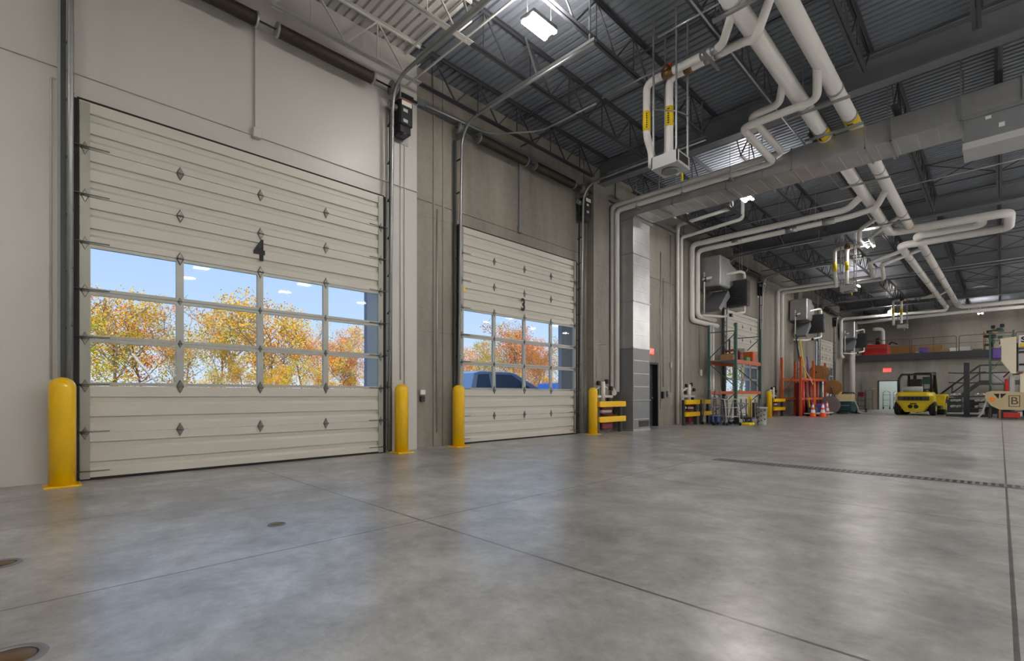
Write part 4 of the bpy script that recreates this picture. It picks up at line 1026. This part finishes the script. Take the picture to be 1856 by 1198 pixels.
MB().cbox((-6.6, 46.2, 5.2), (.3, .3, .5), .05).build('control_head', 'black', t)
MB().tube([(-6.1, 46.2, 4.7), (-5.8, 46.2, 5.1), (-5.4, 46.2, 4.9)], .06).build('hose', 'black', t)
for i, (x, w_, h_, m, lb, nm) in enumerate(((-5.2, 1.5, .8, 'wood', 'wide plywood sheet on the mezzanine behind the railing, left', 'plywood_panel'), (-3.6, 1.3, .7, 'wood', 'plywood sheet on the mezzanine behind the railing, right', 'plywood_panel'),
      (-3.9, .5, .45, 'purple', 'purple bundle on the mezzanine behind the railing', 'plastic_bundle'), (-4.15, .4, .2, 'lgrey', 'low pale tray beside the purple bundle on the mezzanine', 'tray'),
      (-2.3, .4, .35, 'white', 'small white tub at the left rail joint on the mezzanine', 'tub'), (-1.75, .6, .4, 'lgrey', 'pale grey bundle just right of the rail joint on the mezzanine', 'bundle'),
      (-2.75, .5, .25, 'brown', 'low brown box on the mezzanine left of the white tub', 'box'), (.1, .3, .45, 'cream', 'cream bottle-shaped jug at the right of the mezzanine', 'jug'),
      (-1.1, .5, .2, 'railing', 'low brown parts pile on the mezzanine', 'box'))):
    y = 47.2 if nm == 'plywood_panel' else 45.9
    d = .04 if nm == 'plywood_panel' else .4
    rack_item(nm, (x, y, 4.04), (w_, d, h_), m, lb, nm.split('_')[-1], .015)
for x, lb in ((-.75, 'left'), (-.35, 'right')):
    tag(MB().cyl((x, 45.7, 4.04), (x, 45.7, 5.35), .06, n=10).build('yellow_post', 'wood'), 'tall yellowish post standing on the mezzanine, %s of two' % lb, 'post')

# stairs up to a landing
t = thing('steel_staircase', 'dark steel staircase with pipe handrails rising right along the back wall', 'staircase', (-2, 44.3, 0))
xa, xb, zt = -3.05, -.95, 2.04
for y in (43.7, 44.7):
    a = MB(); a._add([(xa, y-.02, 0), (xa+.3, y-.02, 0), (xb, y-.02, zt-.28), (2.4, y-.02, zt-.28), (2.4, y-.02, zt), (xb-.02, y-.02, zt),
                      (xa, y+.02, 0), (xa+.3, y+.02, 0), (xb, y+.02, zt-.28), (2.4, y+.02, zt-.28), (2.4, y+.02, zt), (xb-.02, y+.02, zt)],
                     [(0, 1, 2, 5), (2, 3, 4, 5), (11, 8, 7, 6), (11, 10, 9, 8), (0, 6, 7, 1), (1, 7, 8, 2), (2, 8, 9, 3), (3, 9, 10, 4), (4, 10, 11, 5), (5, 11, 6, 0)])
    a.build('stringer', 'dgrey', t)
for i in range(11):
    f = (i+.7)/11.6; MB().box(xa+(xb-xa)*f-.02, xa+(xb-xa)*f+.24, 43.72, 44.68, zt*f-.02, zt*f+.02).build('step', 'grey', t)
MB().box(xb, 2.4, 43.72, 44.68, zt-.04, zt).build('landing', 'grey', t)
for y in (43.68, 44.72):
    for dz, rr in ((1.0, .028), (.5, .02)): MB().tube([(xa+.05, y, .05+dz), (xb, y, zt+dz), (2.4, y, zt+dz)], rr, n=8, bend=.1).build('handrail', 'dgrey', t)
    for f in (.03, .36, .68, 1.): MB().bar((xa+(xb-xa)*f, y, zt*f), (xa+(xb-xa)*f, y, zt*f+1.02), .04, .04).build('rail_post', 'dgrey', t)
    for x in (.6, 2.3): MB().bar((x, y, zt), (x, y, zt+1.0), .04, .04).build('rail_post', 'dgrey', t)
for x in (.2, 2.2): 
    for y in (43.75, 44.65): MB().bar((x, y, 0), (x, y, zt-.2), .1, .1).build('landing_leg', 'dgrey', t)
rack_item('storage_bin', (-2.15, 42.3, 0), (.9, .8, .95), 'dgrey', 'large dark grey bin right of the forklift', 'bin', .03)
rack_item('storage_bin', (-1.3, 42.6, 0), (.7, .8, .8), 'black', 'black bin behind the pipe rack under the stairs', 'bin', .03)
rack_item('white_carton', (-2.3, 42.2, .951), (.35, .3, .16), 'white', 'small white carton on the large grey bin', 'box', .01)
# cantilever rack with pipe stock
t = thing('cantilever_rack', 'dark cantilever rack with silver fittings on both sides, right of the forklift', 'rack', (-1.2, 34, 0))
MB().box(-1.32, -1.1, 33.9, 34.15, 0, 2.75).build('column', 'dgrey', t)
MB().box(-2.0, -.4, 33.8, 34.25, 0, .12).build('base', 'dgrey', t)
for z in (.4, .7, 1.0, 1.7, 2.2): 
    MB().bar((-1.9, 34.0, z+.05), (-1.2, 34.0, z), .06, .06).build('arm', 'dgrey', t); MB().bar((-1.2, 34.0, z), (-.5, 34.0, z+.05), .06, .06).build('arm', 'dgrey', t)
kk = 0
for z in (.43, .73, 1.03):
    for x in (-1.75, -1.55, -.85, -.65):
        kk += 1
        tag(MB().cyl((x, 33.4, z+.1), (x+.05, 34.6, z+.1), .06, n=10).build('steel_pipe', 'galv' if kk % 3 else 'lgrey'), 'short silver pipe lying on the arms of the dark cantilever rack', 'pipe', 'pipes on the cantilever rack')
rack_item('motor_block', (-.3, 34.6, 0), (.5, .6, .5), 'dgrey', 'dark block on the floor right of the cantilever rack', 'block')
rack_item('silver_case', (-.1, 33.8, 0), (.35, .4, .16), 'lgrey', 'low pale case on the floor before the utility truck', 'case')
rack_item('blue_bin', (-.15, 35.4, 0), (.5, .6, .8), 'blue', 'dark blue bin behind the utility truck', 'bin')
# pallet rack at the right
pallet_rack(-.4, .5, 37.6, 40.2, 4.6, (1.68, 3.02), 'green upright pallet rack with orange beams behind the utility truck')
for (x, y, z, sz, m, lb) in ((.05, 38.1, 3.08, (.8, .9, .6), 'purple', 'purple grey package on the upper beams of the right rack'),
                             (.05, 39.3, 3.08, (.8, .9, .4), 'brown', 'brown package on the upper beams at the back of the right rack'),
                             (.05, 38.2, 1.74, (.85, .9, .55), 'lgrey', 'pale plastic bag of goods on the lower beams of the right rack'),
                             (.1, 38.2, 0.0, (.7, .9, 1.2), 'teal', 'dark green crate on the floor under the right rack')):
    rack_item('wrapped_goods', (x, y, z), sz, m, lb, 'package', .06)
t = thing('spare_machine', 'tangled dark green machine on top of the right rack', 'machine', (-.2, 37.9, 3.7))
for i in range(16):
    c = (random.uniform(-.55, .1), random.uniform(37.6, 38.4), random.uniform(3.75, 4.95))
    MB().cbox(c, (random.uniform(.1, .3), .25, random.uniform(.08, .28)), .02).build('machine_part', random.choice(['rgreen', 'dgrey', 'black']), t)

# ================================================================== FORKLIFT (local +Y is forward)
def forklift():
    r = thing('forklift', 'yellow forklift truck seen from behind in front of the back wall', 'forklift', (0, 0, 0))
    # counterweight: plan outline with rounded corners, stacked in sections
    def plan(w_, y0, y1, rc):
        pts = []
        for i in range(7): a = -PI/2-PI/2*i/6; pts.append((-w_/2+rc+rc*math.cos(a), y0+rc+rc*math.sin(a)))
        pts += [(-w_/2, y1), (w_/2, y1)]
        for i in range(7): a = 0-PI/2*i/6; pts.append((w_/2-rc+rc*math.cos(a), y0+rc+rc*math.sin(a)))
        return pts
    secs = [(.78, .06, .17, .1), (.95, .03, .3, .15), (1.5, .02, .66, .3), (1.62, 0, .74, .35), (1.6, 0, 1.05, .35), (1.55, .04, 1.17, .35), (1.4, .12, 1.22, .3)]
    a = MB(); n = None; vs = []
    for w_, y0, z, rc in secs:
        p = plan(w_, y0, .75, rc); n = len(p); vs += [(q[0], q[1], z) for q in p]
    fs = [(k*n+i, k*n+(i+1) % n, (k+1)*n+(i+1) % n, (k+1)*n+i) for k in range(len(secs)-1) for i in range(n)]
    fs = [f[::-1] for f in fs]+[tuple(range(n)), tuple((len(secs)-1)*n+i for i in range(n-1, -1, -1))]
    a._add(vs, fs, False); a.build('counterweight', 'fork', r)
    MB().cbox((0, .0, .88), (1.3, .04, .22), .01).build('rear_panel', 'dgrey', r)
    b = MB()
    for i in range(5): b.box(-.42+i*.17, -.30+i*.17, -.035, -.02, .8, .96)
    b.build('vent_slots', 'black', r)
    for s in (-1, 1): MB().cbox((s*.75, .05, .9), (.14, .06, .2), .02).build('tail_light', 'lgrey' if s < 0 else 'fork', r)
    MB().box(-.13, .13, -.012, .02, .58, .63).build('tow_slot', 'ink', r)
    for s in (-1, 1): MB().lathe([(.05, -.004), (.1, -.004), (.1, .0), (.05, .0)], (s*.12, -.008, .46), n=18, axis='y').build('badge_ring', 'ink', r)
    for s in (-1, 1):
        MB().lathe([(.12, -.12), (.33, -.12), (.36, -.07), (.36, .07), (.33, .12), (.12, .12)], (s*.72, .5, .36), n=24, axis='x').build('rear_wheel', 'tire', r); MB().cyl((s*.72-.125, .5, .36), (s*.72+.125, .5, .36), .15, n=16).build('wheel_hub', 'fork', LASTO[0])
        MB().lathe([(.16, -.2), (.4, -.2), (.44, -.14), (.44, .14), (.4, .2), (.16, .2)], (s*.78, 2.35, .44), n=24, axis='x').build('front_wheel', 'tire', r); MB().cyl((s*.78-.205, 2.35, .44), (s*.78+.205, 2.35, .44), .2, n=16).build('wheel_hub', 'fork', LASTO[0])
        f = MB(); f.prism([(1.75, .45), (1.85, .85), (2.1, 1.0), (2.65, 1.0), (2.8, .8), (2.8, 1.08), (2.1, 1.12), (1.6, 1.0), (1.5, .3), (1.75, .3)], 'x', s*.78-.24, s*.78+.24); f.build('fender', 'fork', r)
        MB().box(min(s*.55, s*.95), max(s*.55, s*.95), .95, 1.7, .35, .5).build('side_step', 'dgrey', r)
    MB().box(-.55, .55, .7, 2.7, .35, 1.0).build('chassis', 'fork', r)
    MB().cbox((0, 1.05, 1.2), (.9, .8, .25), .06).build('hood', 'dgrey', r)
    MB().cbox((0, .95, 1.4), (.55, .5, .12), .05).build('seat', 'black', r); MB().cbox((0, .72, 1.68), (.52, .12, .45), .05).build('seat_back', 'black', r)
    MB().cyl((0, 1.75, 1.1), (0, 1.6, 1.55), .04).build('steering_column', 'black', r)
    MB().lathe([(.17, -.015), (.2, 0), (.17, .015)], (0, 1.58, 1.57), n=20, cap=False).build('steering_wheel', 'black', r)
    MB().box(-.5, .5, 2.0, 2.1, .95, 1.4).build('dashboard', 'dgrey', r)
    for s in (-1, 1):
        MB().tube([(s*.66, .32, 1.15), (s*.68, .42, 1.9), (s*.6, .7, 2.18), (s*.55, 2.0, 2.2), (s*.58, 2.45, 1.0)], .06, n=8, bend=.15).build('guard_post', 'black', r)
    b = MB(); b.box(-.6, .6, .65, .75, 2.13, 2.2); b.box(-.58, .58, 1.95, 2.05, 2.15, 2.22)
    for i in range(7): b.box(-.52+i*.17, -.46+i*.17, .7, 2.0, 2.15, 2.2)
    b.build('overhead_guard', 'black', r)
    MB().box(.05, .4, 1.97, 1.99, 1.65, 2.05).build('windshield_reflection', 'rgreen', r)  # greenish windshield reflection, put in as a coloured panel
    MB().cyl((-.5, .45, 1.36), (.3, .45, 1.36), .15, n=18).build('gas_tank', 'lgrey', r)
    for s in (-1, 1):
        MB().box(s*.42-.06, s*.42+.06, 2.75, 2.95, .1, 2.3).build('mast_rail', 'black', r)
        MB().box(s*.35-.06, s*.35+.06, 3.0, 4.15, .06, .11).build('fork_tine', 'dgrey', r)
    for z in (.4, 1.2, 2.2): MB().box(-.45, .45, 2.8, 2.9, z, z+.12).build('mast_bar', 'black', r)
    MB().box(-.55, .55, 2.96, 3.02, .15, .6).build('carriage', 'black', r)
    return r
fk = forklift(); fk.scale = (1.04,)*3; fk.location = (-3.35, 34.2, 0); fk.rotation_euler = (0, 0, math.radians(-4.5))

# ================================================================== UTILITY TRUCK (rear end only in view)
t = thing('utility_truck', 'beige utility truck rear with boom and orange reflector at the right edge', 'truck', (1.2, 31.2, 0))
Y0 = 31.0
a = MB(); a.prism([(-.48, 1.2), (-.3, 1.28), (.3, 1.27), (.75, 1.22), (.75, .44), (-.02, .44), (-.3, .62), (-.5, .95)], 'y', Y0, Y0+.35); a.build('rear_beam', 'tan', t, .01)
for pts in ([(-.22, 1.16), (-.03, 1.16), (-.06, .93)], [(0, 1.16), (.2, 1.16), (.02, .95)]):
    MB().prism([(p[0], p[1]) for p in pts], 'y', Y0-.006, Y0+.002).build('black_triangle', 'ink', t)
MB().cyl((-.26, Y0-.03, .9), (-.26, Y0, .9), .095, n=20).build('round_reflector', 'amber', t)
a = MB(); a.box(.26, .62, Y0-.004, Y0, 1.06, 1.09); a.box(.26, .62, Y0-.004, Y0, .58, .61); a.box(.26, .29, Y0-.004, Y0, .58, 1.09); a.box(.59, .62, Y0-.004, Y0, .58, 1.09); a.build('panel_frame', 'railing', t)
text('panel_letter', 'B', .46, 'railing', t, face_my(.44, Y0-.006, .83), bold=.004)
MB().box(-.1, .55, Y0+.05, Y0+.5, .06, .36).build('outrigger_box', 'dgrey', t)
MB().box(.1, .62, Y0-.05, Y0+.02, .1, .32).build('outrigger_cover', 'red', t)
MB().tube([(-.42, Y0+.1, .9), (-.6, Y0+.05, .25), (-.75, Y0+.05, .04)], .035, n=8).build('tow_leg', 'lgrey', t)
MB().tube([(-.3, Y0+.15, .6), (-.35, Y0+.15, .05)], .05, n=8).build('jack_leg', 'railing', t)
MB().box(-.05, .02, Y0-.02, Y0+.1, .02, .44).build('jack_foot', 'wood', t)
a = MB(); a.prism([(0, 3.62), (.5, 3.68), (.5, 2.05), (.34, 2.05), (.03, 2.62), (.03, 3.3), (0, 3.25)], 'y', Y0-.1, Y0+.7); a.build('bucket', 'cream', t, .02)
a = MB(); a.box(.56, 1.6, Y0-.1, Y0+.7, 3.2, 3.72); a.build('bucket_side', 'white', t, .02)
a = MB(); a.box(.56, 1.6, Y0-.05, Y0+.6, 2.15, 3.1); a.build('boom_tip', 'lgrey', t, .02)
for z in (2.4, 2.95): MB().box(.58, .95, Y0-.12, Y0+.0, z, z+.08).build('hinge_bracket', 'black', t)
MB().box(.505, .555, Y0-.02, Y0+.5, 2.15, 3.4).build('gap_strip', 'black', t)
text('bucket_letter', 'S', .34, 'ink', t, face_my(.72, Y0-.106, 3.52), bold=.012)
MB().box(.6, .8, Y0-.104, Y0-.1, 3.22, 3.36).build('yellow_sticker', 'ylabel', t)
MB().box(.62, 1.0, Y0+.1, Y0+.5, .5, 2.2).build('boom_post', 'cream', t)
MB().cbox((.36, Y0+.2, 1.6), (.2, .25, .75), .04).build('valve_block', 'lgrey', t)
MB().cbox((.2, Y0+.1, 1.55), (.12, .2, .55), .03).build('red_hose_block', 'red', t)
MB().tube([(.1, Y0+.1, 1.9), (.3, Y0, 2.15), (.5, Y0, 2.0), (.7, Y0, 2.1)], .03, n=8).build('hose', 'maroon', t)
MB().box(.7, 3.2, Y0+.1, Y0+6, .7, .95).build('chassis', 'dgrey', t)
MB().cbox((2.0, Y0+3.2, 1.5), (2.3, 5.2, 1.1), .05).build('service_body', 'cream', t)
for x in (.95, 3.0):
    for y in (Y0+1.2, Y0+5.2): MB().lathe([(.2, -.14), (.44, -.14), (.48, -.08), (.48, .08), (.44, .14), (.2, .14)], (x, y, .48), n=24, axis='x').build('wheel', 'tire', t); MB().cyl((x-.145, y, .48), (x+.145, y, .48), .22, n=16).build('wheel_hub', 'lgrey', LASTO[0])

# ================================================================== OUTSIDE
tag(MB().box(-34, -8.95, -60, 120, -.25, -.02).build('parking_lot', 'asphalt'), kind='structure')
tag(MB().box(-160, -34, -90, 260, -.3, -.03).build('meadow', 'grass'), kind='structure')
w = MB()
for d, xo in ((D4, -8.85), (D3, -9.0), (D2, -9.0), (D1, -9.0)):
    w.box(xo-.12, xo, d[0]-.1, d[0]+.06, 0, DH); w.box(xo-.12, xo, d[1]-.06, d[1]+.1, 0, DH)
tag(w.build('trim_outer_jamb', 'ext'), kind='structure')
def pickup(x, y, label, paint):
    # side at x, length along +Y
    r = thing('pickup_truck', label, 'pickup truck', (x-.95, y, 0))
    W = 1.85; xi = x-W
    body = [(y-1.9, .55), (y-1.9, 1.28), (y+.1, 1.3), (y+3.6, 1.3), (y+4.9, 1.2), (y+5.0, .6)]
    MB().prism(body, 'x', xi, x).build('body', paint, r, .05)
    a = MB(); cab = [(y+.05, 1.3), (y+.3, 1.84), (y+.6, 1.92), (y+2.0, 1.92), (y+2.3, 1.86), (y+3.5, 1.3)]
    vs = []
    for k, xx in enumerate((xi+.04, x-.04)):
        for p in cab: vs.append((xx+(.16 if k == 0 else -.16)*(p[1]-1.3)/.62, p[0], p[1]))
    n = len(cab); a._add(vs, [(i, (i+1) % n, (i+1) % n+n, i+n) for i in range(n)]+[tuple(range(n-1, -1, -1)), tuple(range(n, 2*n))])
    a.build('cab', paint, r, .03)
    def side_x(z): return x-.04-.16*(z-1.3)/.62+.006
    for q in ([(y+.28, 1.36), (y+.45, 1.8), (y+.95, 1.82), (y+.95, 1.36)], [(y+1.05, 1.36), (y+1.05, 1.82), (y+2.05, 1.82), (y+2.9, 1.36)]):
        m_ = MB(); m_._add([(side_x(p[1]), p[0], p[1]) for p in q], [(3, 2, 1, 0) if False else (0, 1, 2, 3)]); m_._add([(2*(x-W/2)-side_x(p[1]), p[0], p[1]) for p in q], [(3, 2, 1, 0)])
        m_.build('side_window', 'carglass', r)
    m_ = MB(); m_._add([(x-.24, y+2.36, 1.85), (xi+.24, y+2.36, 1.85), (xi+.1, y+3.42, 1.355), (x-.1, y+3.42, 1.355)], [(0, 1, 2, 3)]); m_.build('windshield', 'carglass', r)
    MB().cbox((x+.1, y+2.35, 1.42), (.16, .1, .2), .03).build('mirror', 'black', r)
    for yy in (y-1.0, y+3.9):
        for xx in (x-.1, xi+.1): MB().lathe([(.2, -.12), (.36, -.12), (.39, -.06), (.39, .06), (.36, .12), (.2, .12)], (xx, yy, .39), n=22, axis='x').build('wheel', 'tire', r); MB().cyl((xx-.125, yy, .39), (xx+.125, yy, .39), .2, n=16).build('wheel_rim', 'chrome', LASTO[0])
    MB().box(xi+.1, x-.1, y+4.96, y+5.06, .5, .8).build('bumper', 'chrome', r)
    return r
pickup(-12.2, 10.3, 'pale blue-silver pickup truck parked outside the second door', 'silver')
pk = pickup(-20.5, 24.4, 'dark pickup truck parked further off, right of the silver one', 'blue')

def make_tree(name, H, leafm, barkm, n_leaf, seed, spread=.3, low=.12, bare=0.):
    rnd = random.Random(seed)
    r = thing(name, 'tree', 'tree', (0, 0, 0))
    b = MB(); tips = []
    def branch(p, d, ln, rad, lev):
        pts = [p]; dd = Vector(d)
        for i in range(3):
            dd = (dd+Vector((rnd.uniform(-.18, .18), rnd.uniform(-.18, .18), rnd.uniform(-.02, .1)))).normalized()
            pts.append(pts[-1]+dd*ln/3)
        b.tube(pts, [rad*(1-.16*i) for i in range(4)] if False else rad, n=5 if lev else 7, bend=.01, seg=1, cap=False) if lev > 1 else b.cyl(pts[0], pts[1], rad, rad*.85, n=6, cap=False).cyl(pts[1], pts[2], rad*.85, rad*.7, n=6, cap=False).cyl(pts[2], pts[3], rad*.7, rad*.55, n=6, cap=False)
        tips.extend(pts[2:])
        if lev >= 3: return
        for k in range(3 if lev else 6):
            q = pts[1+k % 3] if lev else p+Vector(dd)*0+(pts[-1]-pts[0])*(.35+.11*k)
            an = rnd.uniform(0, 2*PI); el = rnd.uniform(.5, 1.1)
            nd = Vector((math.cos(an)*math.cos(el), math.sin(an)*math.cos(el), math.sin(el)))
            branch(q, nd, ln*rnd.uniform(.38, .55) if lev == 0 else ln*.6, rad*(.4 if lev == 0 else .55), lev+1)
    branch(Vector((0, 0, -.1)), (0, 0, 1), H*.9, H*.014, 0)
    b.build('trunk', barkm, r)
    if n_leaf:
        lf_ = MB()
        cl = []
        for i in range(38):
            if i % 3: cl.append(rnd.choice(tips)+Vector((rnd.gauss(0, .3), rnd.gauss(0, .3), rnd.gauss(0, .3))))
            else:
                an = rnd.uniform(0, 2*PI); z = rnd.uniform(low, .95); rr = spread*H*math.sqrt(max(0, 1-((z-.5)/.55)**2))*rnd.uniform(.3, 1)
                cl.append(Vector((rr*math.cos(an), rr*math.sin(an), z*H)))
        for i in range(n_leaf):
            c = rnd.choice(cl); s = H*.055
            p = c+Vector((rnd.gauss(0, s), rnd.gauss(0, s), rnd.gauss(0, s*.8)))
            u = Vector((rnd.gauss(0, 1), rnd.gauss(0, 1), rnd.gauss(0, 1))).normalized(); v2 = u.orthogonal().normalized(); k = rnd.uniform(.07, .13)
            lf_._add([p-u*k, p+v2*k*.7, p+u*k, p-v2*k*.7], [(0, 1, 2, 3)])
        lf_.build('leaves', leafm, r)
    r.location = (0, 0, 0)
    return r
protos = {
 'yellow': make_tree('autumn_tree', 9, 'leaf_y', 'bark', 3000, 1),
 'golden': make_tree('autumn_tree', 9, 'leaf_y', 'palebark', 2600, 2, .26),
 'orange': make_tree('autumn_tree', 9, 'leaf_o', 'bark', 3000, 3, .28),
 'green': make_tree('autumn_tree', 9, 'leaf_g', 'bark', 3000, 4, .3, .2),
 'sparse': make_tree('autumn_tree', 9, 'leaf_y', 'palebark', 800, 5, .22, .3),
 'twiggy': make_tree('autumn_tree', 9, 'leaf_g', 'palebark', 1200, 15, .3, .3),
 'bare': make_tree('bare_tree', 9, None, 'bark', 0, 6),
 'bush': make_tree('autumn_shrub', 9, 'leaf_y', 'bark', 4600, 8, .42, .02),
}
first = dict.fromkeys(protos, True)
rnd = random.Random(11)
def hgt(y):
    pts = [(-20, 7), (2, 7.2), (6, 6.6), (9.5, 6.0), (12.5, 7.8), (16, 7.0), (19.5, 6.2), (23, 5.4), (26.5, 2.8), (31, 3.4), (36, 5.2), (41, 5.6), (45, 8), (49, 6.2), (52, 7.4), (58, 7), (75, 7)]
    for a, b in zip(pts, pts[1:]):
        if a[0] <= y <= b[0]: return a[1]+(b[1]-a[1])*(y-a[0])/(b[0]-a[0])
    return 9
kindw = {'yellow': 'yellow-leaved', 'golden': 'golden pale-barked', 'orange': 'orange-leaved', 'green': 'green and yellow', 'sparse': 'thin sparse-leaved', 'twiggy': 'thin greenish', 'bare': 'bare leafless', 'bush': 'low yellow bushy'}
cnt = 0; spots = []
for row, X in enumerate((-44, -49, -55)):
    y = -16.
    while y < 74:
        spots.append((X+rnd.uniform(-1.6, 1.6), y*(-X/45.)+rnd.uniform(-.6, .6), row)); y += (1.9, 3.0, 3.4)[row]
for X, y, row in spots:
    ye = y*45/(-X); h = hgt(ye)*(-X/45.)*rnd.uniform(.78, 1.04)
    if ye < 8: kd = rnd.choice(['yellow', 'bare', 'sparse', 'golden', 'bare'])
    elif ye < 14: kd = rnd.choice(['orange', 'golden', 'twiggy', 'green'])
    elif ye < 20: kd = rnd.choice(['yellow', 'green', 'twiggy', 'yellow'])
    elif ye < 27: kd = rnd.choice(['sparse', 'orange', 'golden'])
    elif ye < 42: kd = rnd.choice(['orange', 'yellow', 'golden'])
    else: kd = rnd.choice(['yellow', 'green', 'twiggy', 'orange'])
    if row == 0 and rnd.random() < .6: kd = 'bush'; h = min(h, rnd.uniform(2.4, 3.6))
    lb = '%s tree in the %s row of the wood outside' % (kindw[kd], ORD[row])
    grp = '%s trees outside, %s row' % (kindw[kd], ORD[row])
    sc = h/9.
    if first[kd]:
        o = protos[kd]; o.location = (X, y, -.05); first[kd] = False
    else: o = copy_tree(protos[kd]); o.location = (X, y, -.05)
    o.rotation_euler = (0, 0, rnd.uniform(0, 6.28)); o.scale = (sc*1.1, sc*1.1, sc); o['label'] = lb; o['group'] = grp
for (x, y, h, kd, lb) in ((-24, 66, 9, 'green', 'left'), (-26, 70.5, 8, 'yellow', 'middle'), (-25, 74, 5, 'green', 'right')):
    o = copy_tree(protos[kd]); o.location = (x, y, -.05); o.scale = (h/9,)*3; o['label'] = '%s tree seen through the door behind the green rack, %s of three' % (kindw[kd], lb); o['group'] = 'trees beyond the green rack'
for (p, q, lb) in (((-40, 5.0, 2.2), (-41, 7.6, .3), 'long pale fallen trunk leaning down to the right outside the nearest door'), ((-40.5, 4.2, .6), (-41, 6.6, 2.4), 'short pale trunk crossing the long one outside the nearest door')):
    p = Vector(p); q = Vector(q); 
    tag(MB().cyl(p+Vector((0, 0, 1.6)) if 'long' in lb[:5] else p+Vector((0, 0, .6)), q, .07, .05, n=8).build('fallen_trunk', 'palebark'), lb, 'tree trunk')

# ================================================================== SKY, SUN, EXPOSURE
wd = bpy.data.worlds.new('world'); bpy.context.scene.world = wd; wd.use_nodes = True
nt = wd.node_tree; bg = nt.nodes['Background']
tc = nt.nodes.new('ShaderNodeTexCoord'); sp = nt.nodes.new('ShaderNodeSeparateXYZ'); nt.links.new(tc.outputs['Generated'], sp.inputs[0])
cr = nt.nodes.new('ShaderNodeValToRGB'); nt.links.new(sp.outputs['Z'], cr.inputs[0])
e = cr.color_ramp.elements; e[0].position = 0.; e[0].color = (*lin((214, 226, 242)), 1); e[1].position = .55; e[1].color = (*lin((132, 172, 232)), 1)
q = cr.color_ramp.elements.new(.16); q.color = (*lin((184, 208, 240)), 1)
nt.links.new(cr.outputs[0], bg.inputs[0]); bg.inputs[1].default_value = 1.24
sd = bpy.data.lights.new('sun', 'SUN'); sd.energy = 5.0; sd.angle = .01; sd.color = (1, .94, .84)
so = bpy.data.objects.new('sun', sd); C.objects.link(so)
so.rotation_euler = Vector((-.62, .35, -.62)).to_track_quat('-Z', 'Y').to_euler(); so.location = (20, -20, 40)
sc = bpy.context.scene
sc.view_settings.view_transform = 'Standard'; sc.view_settings.look = 'None'; sc.view_settings.gamma = 1; sc.view_settings.exposure = 0.0
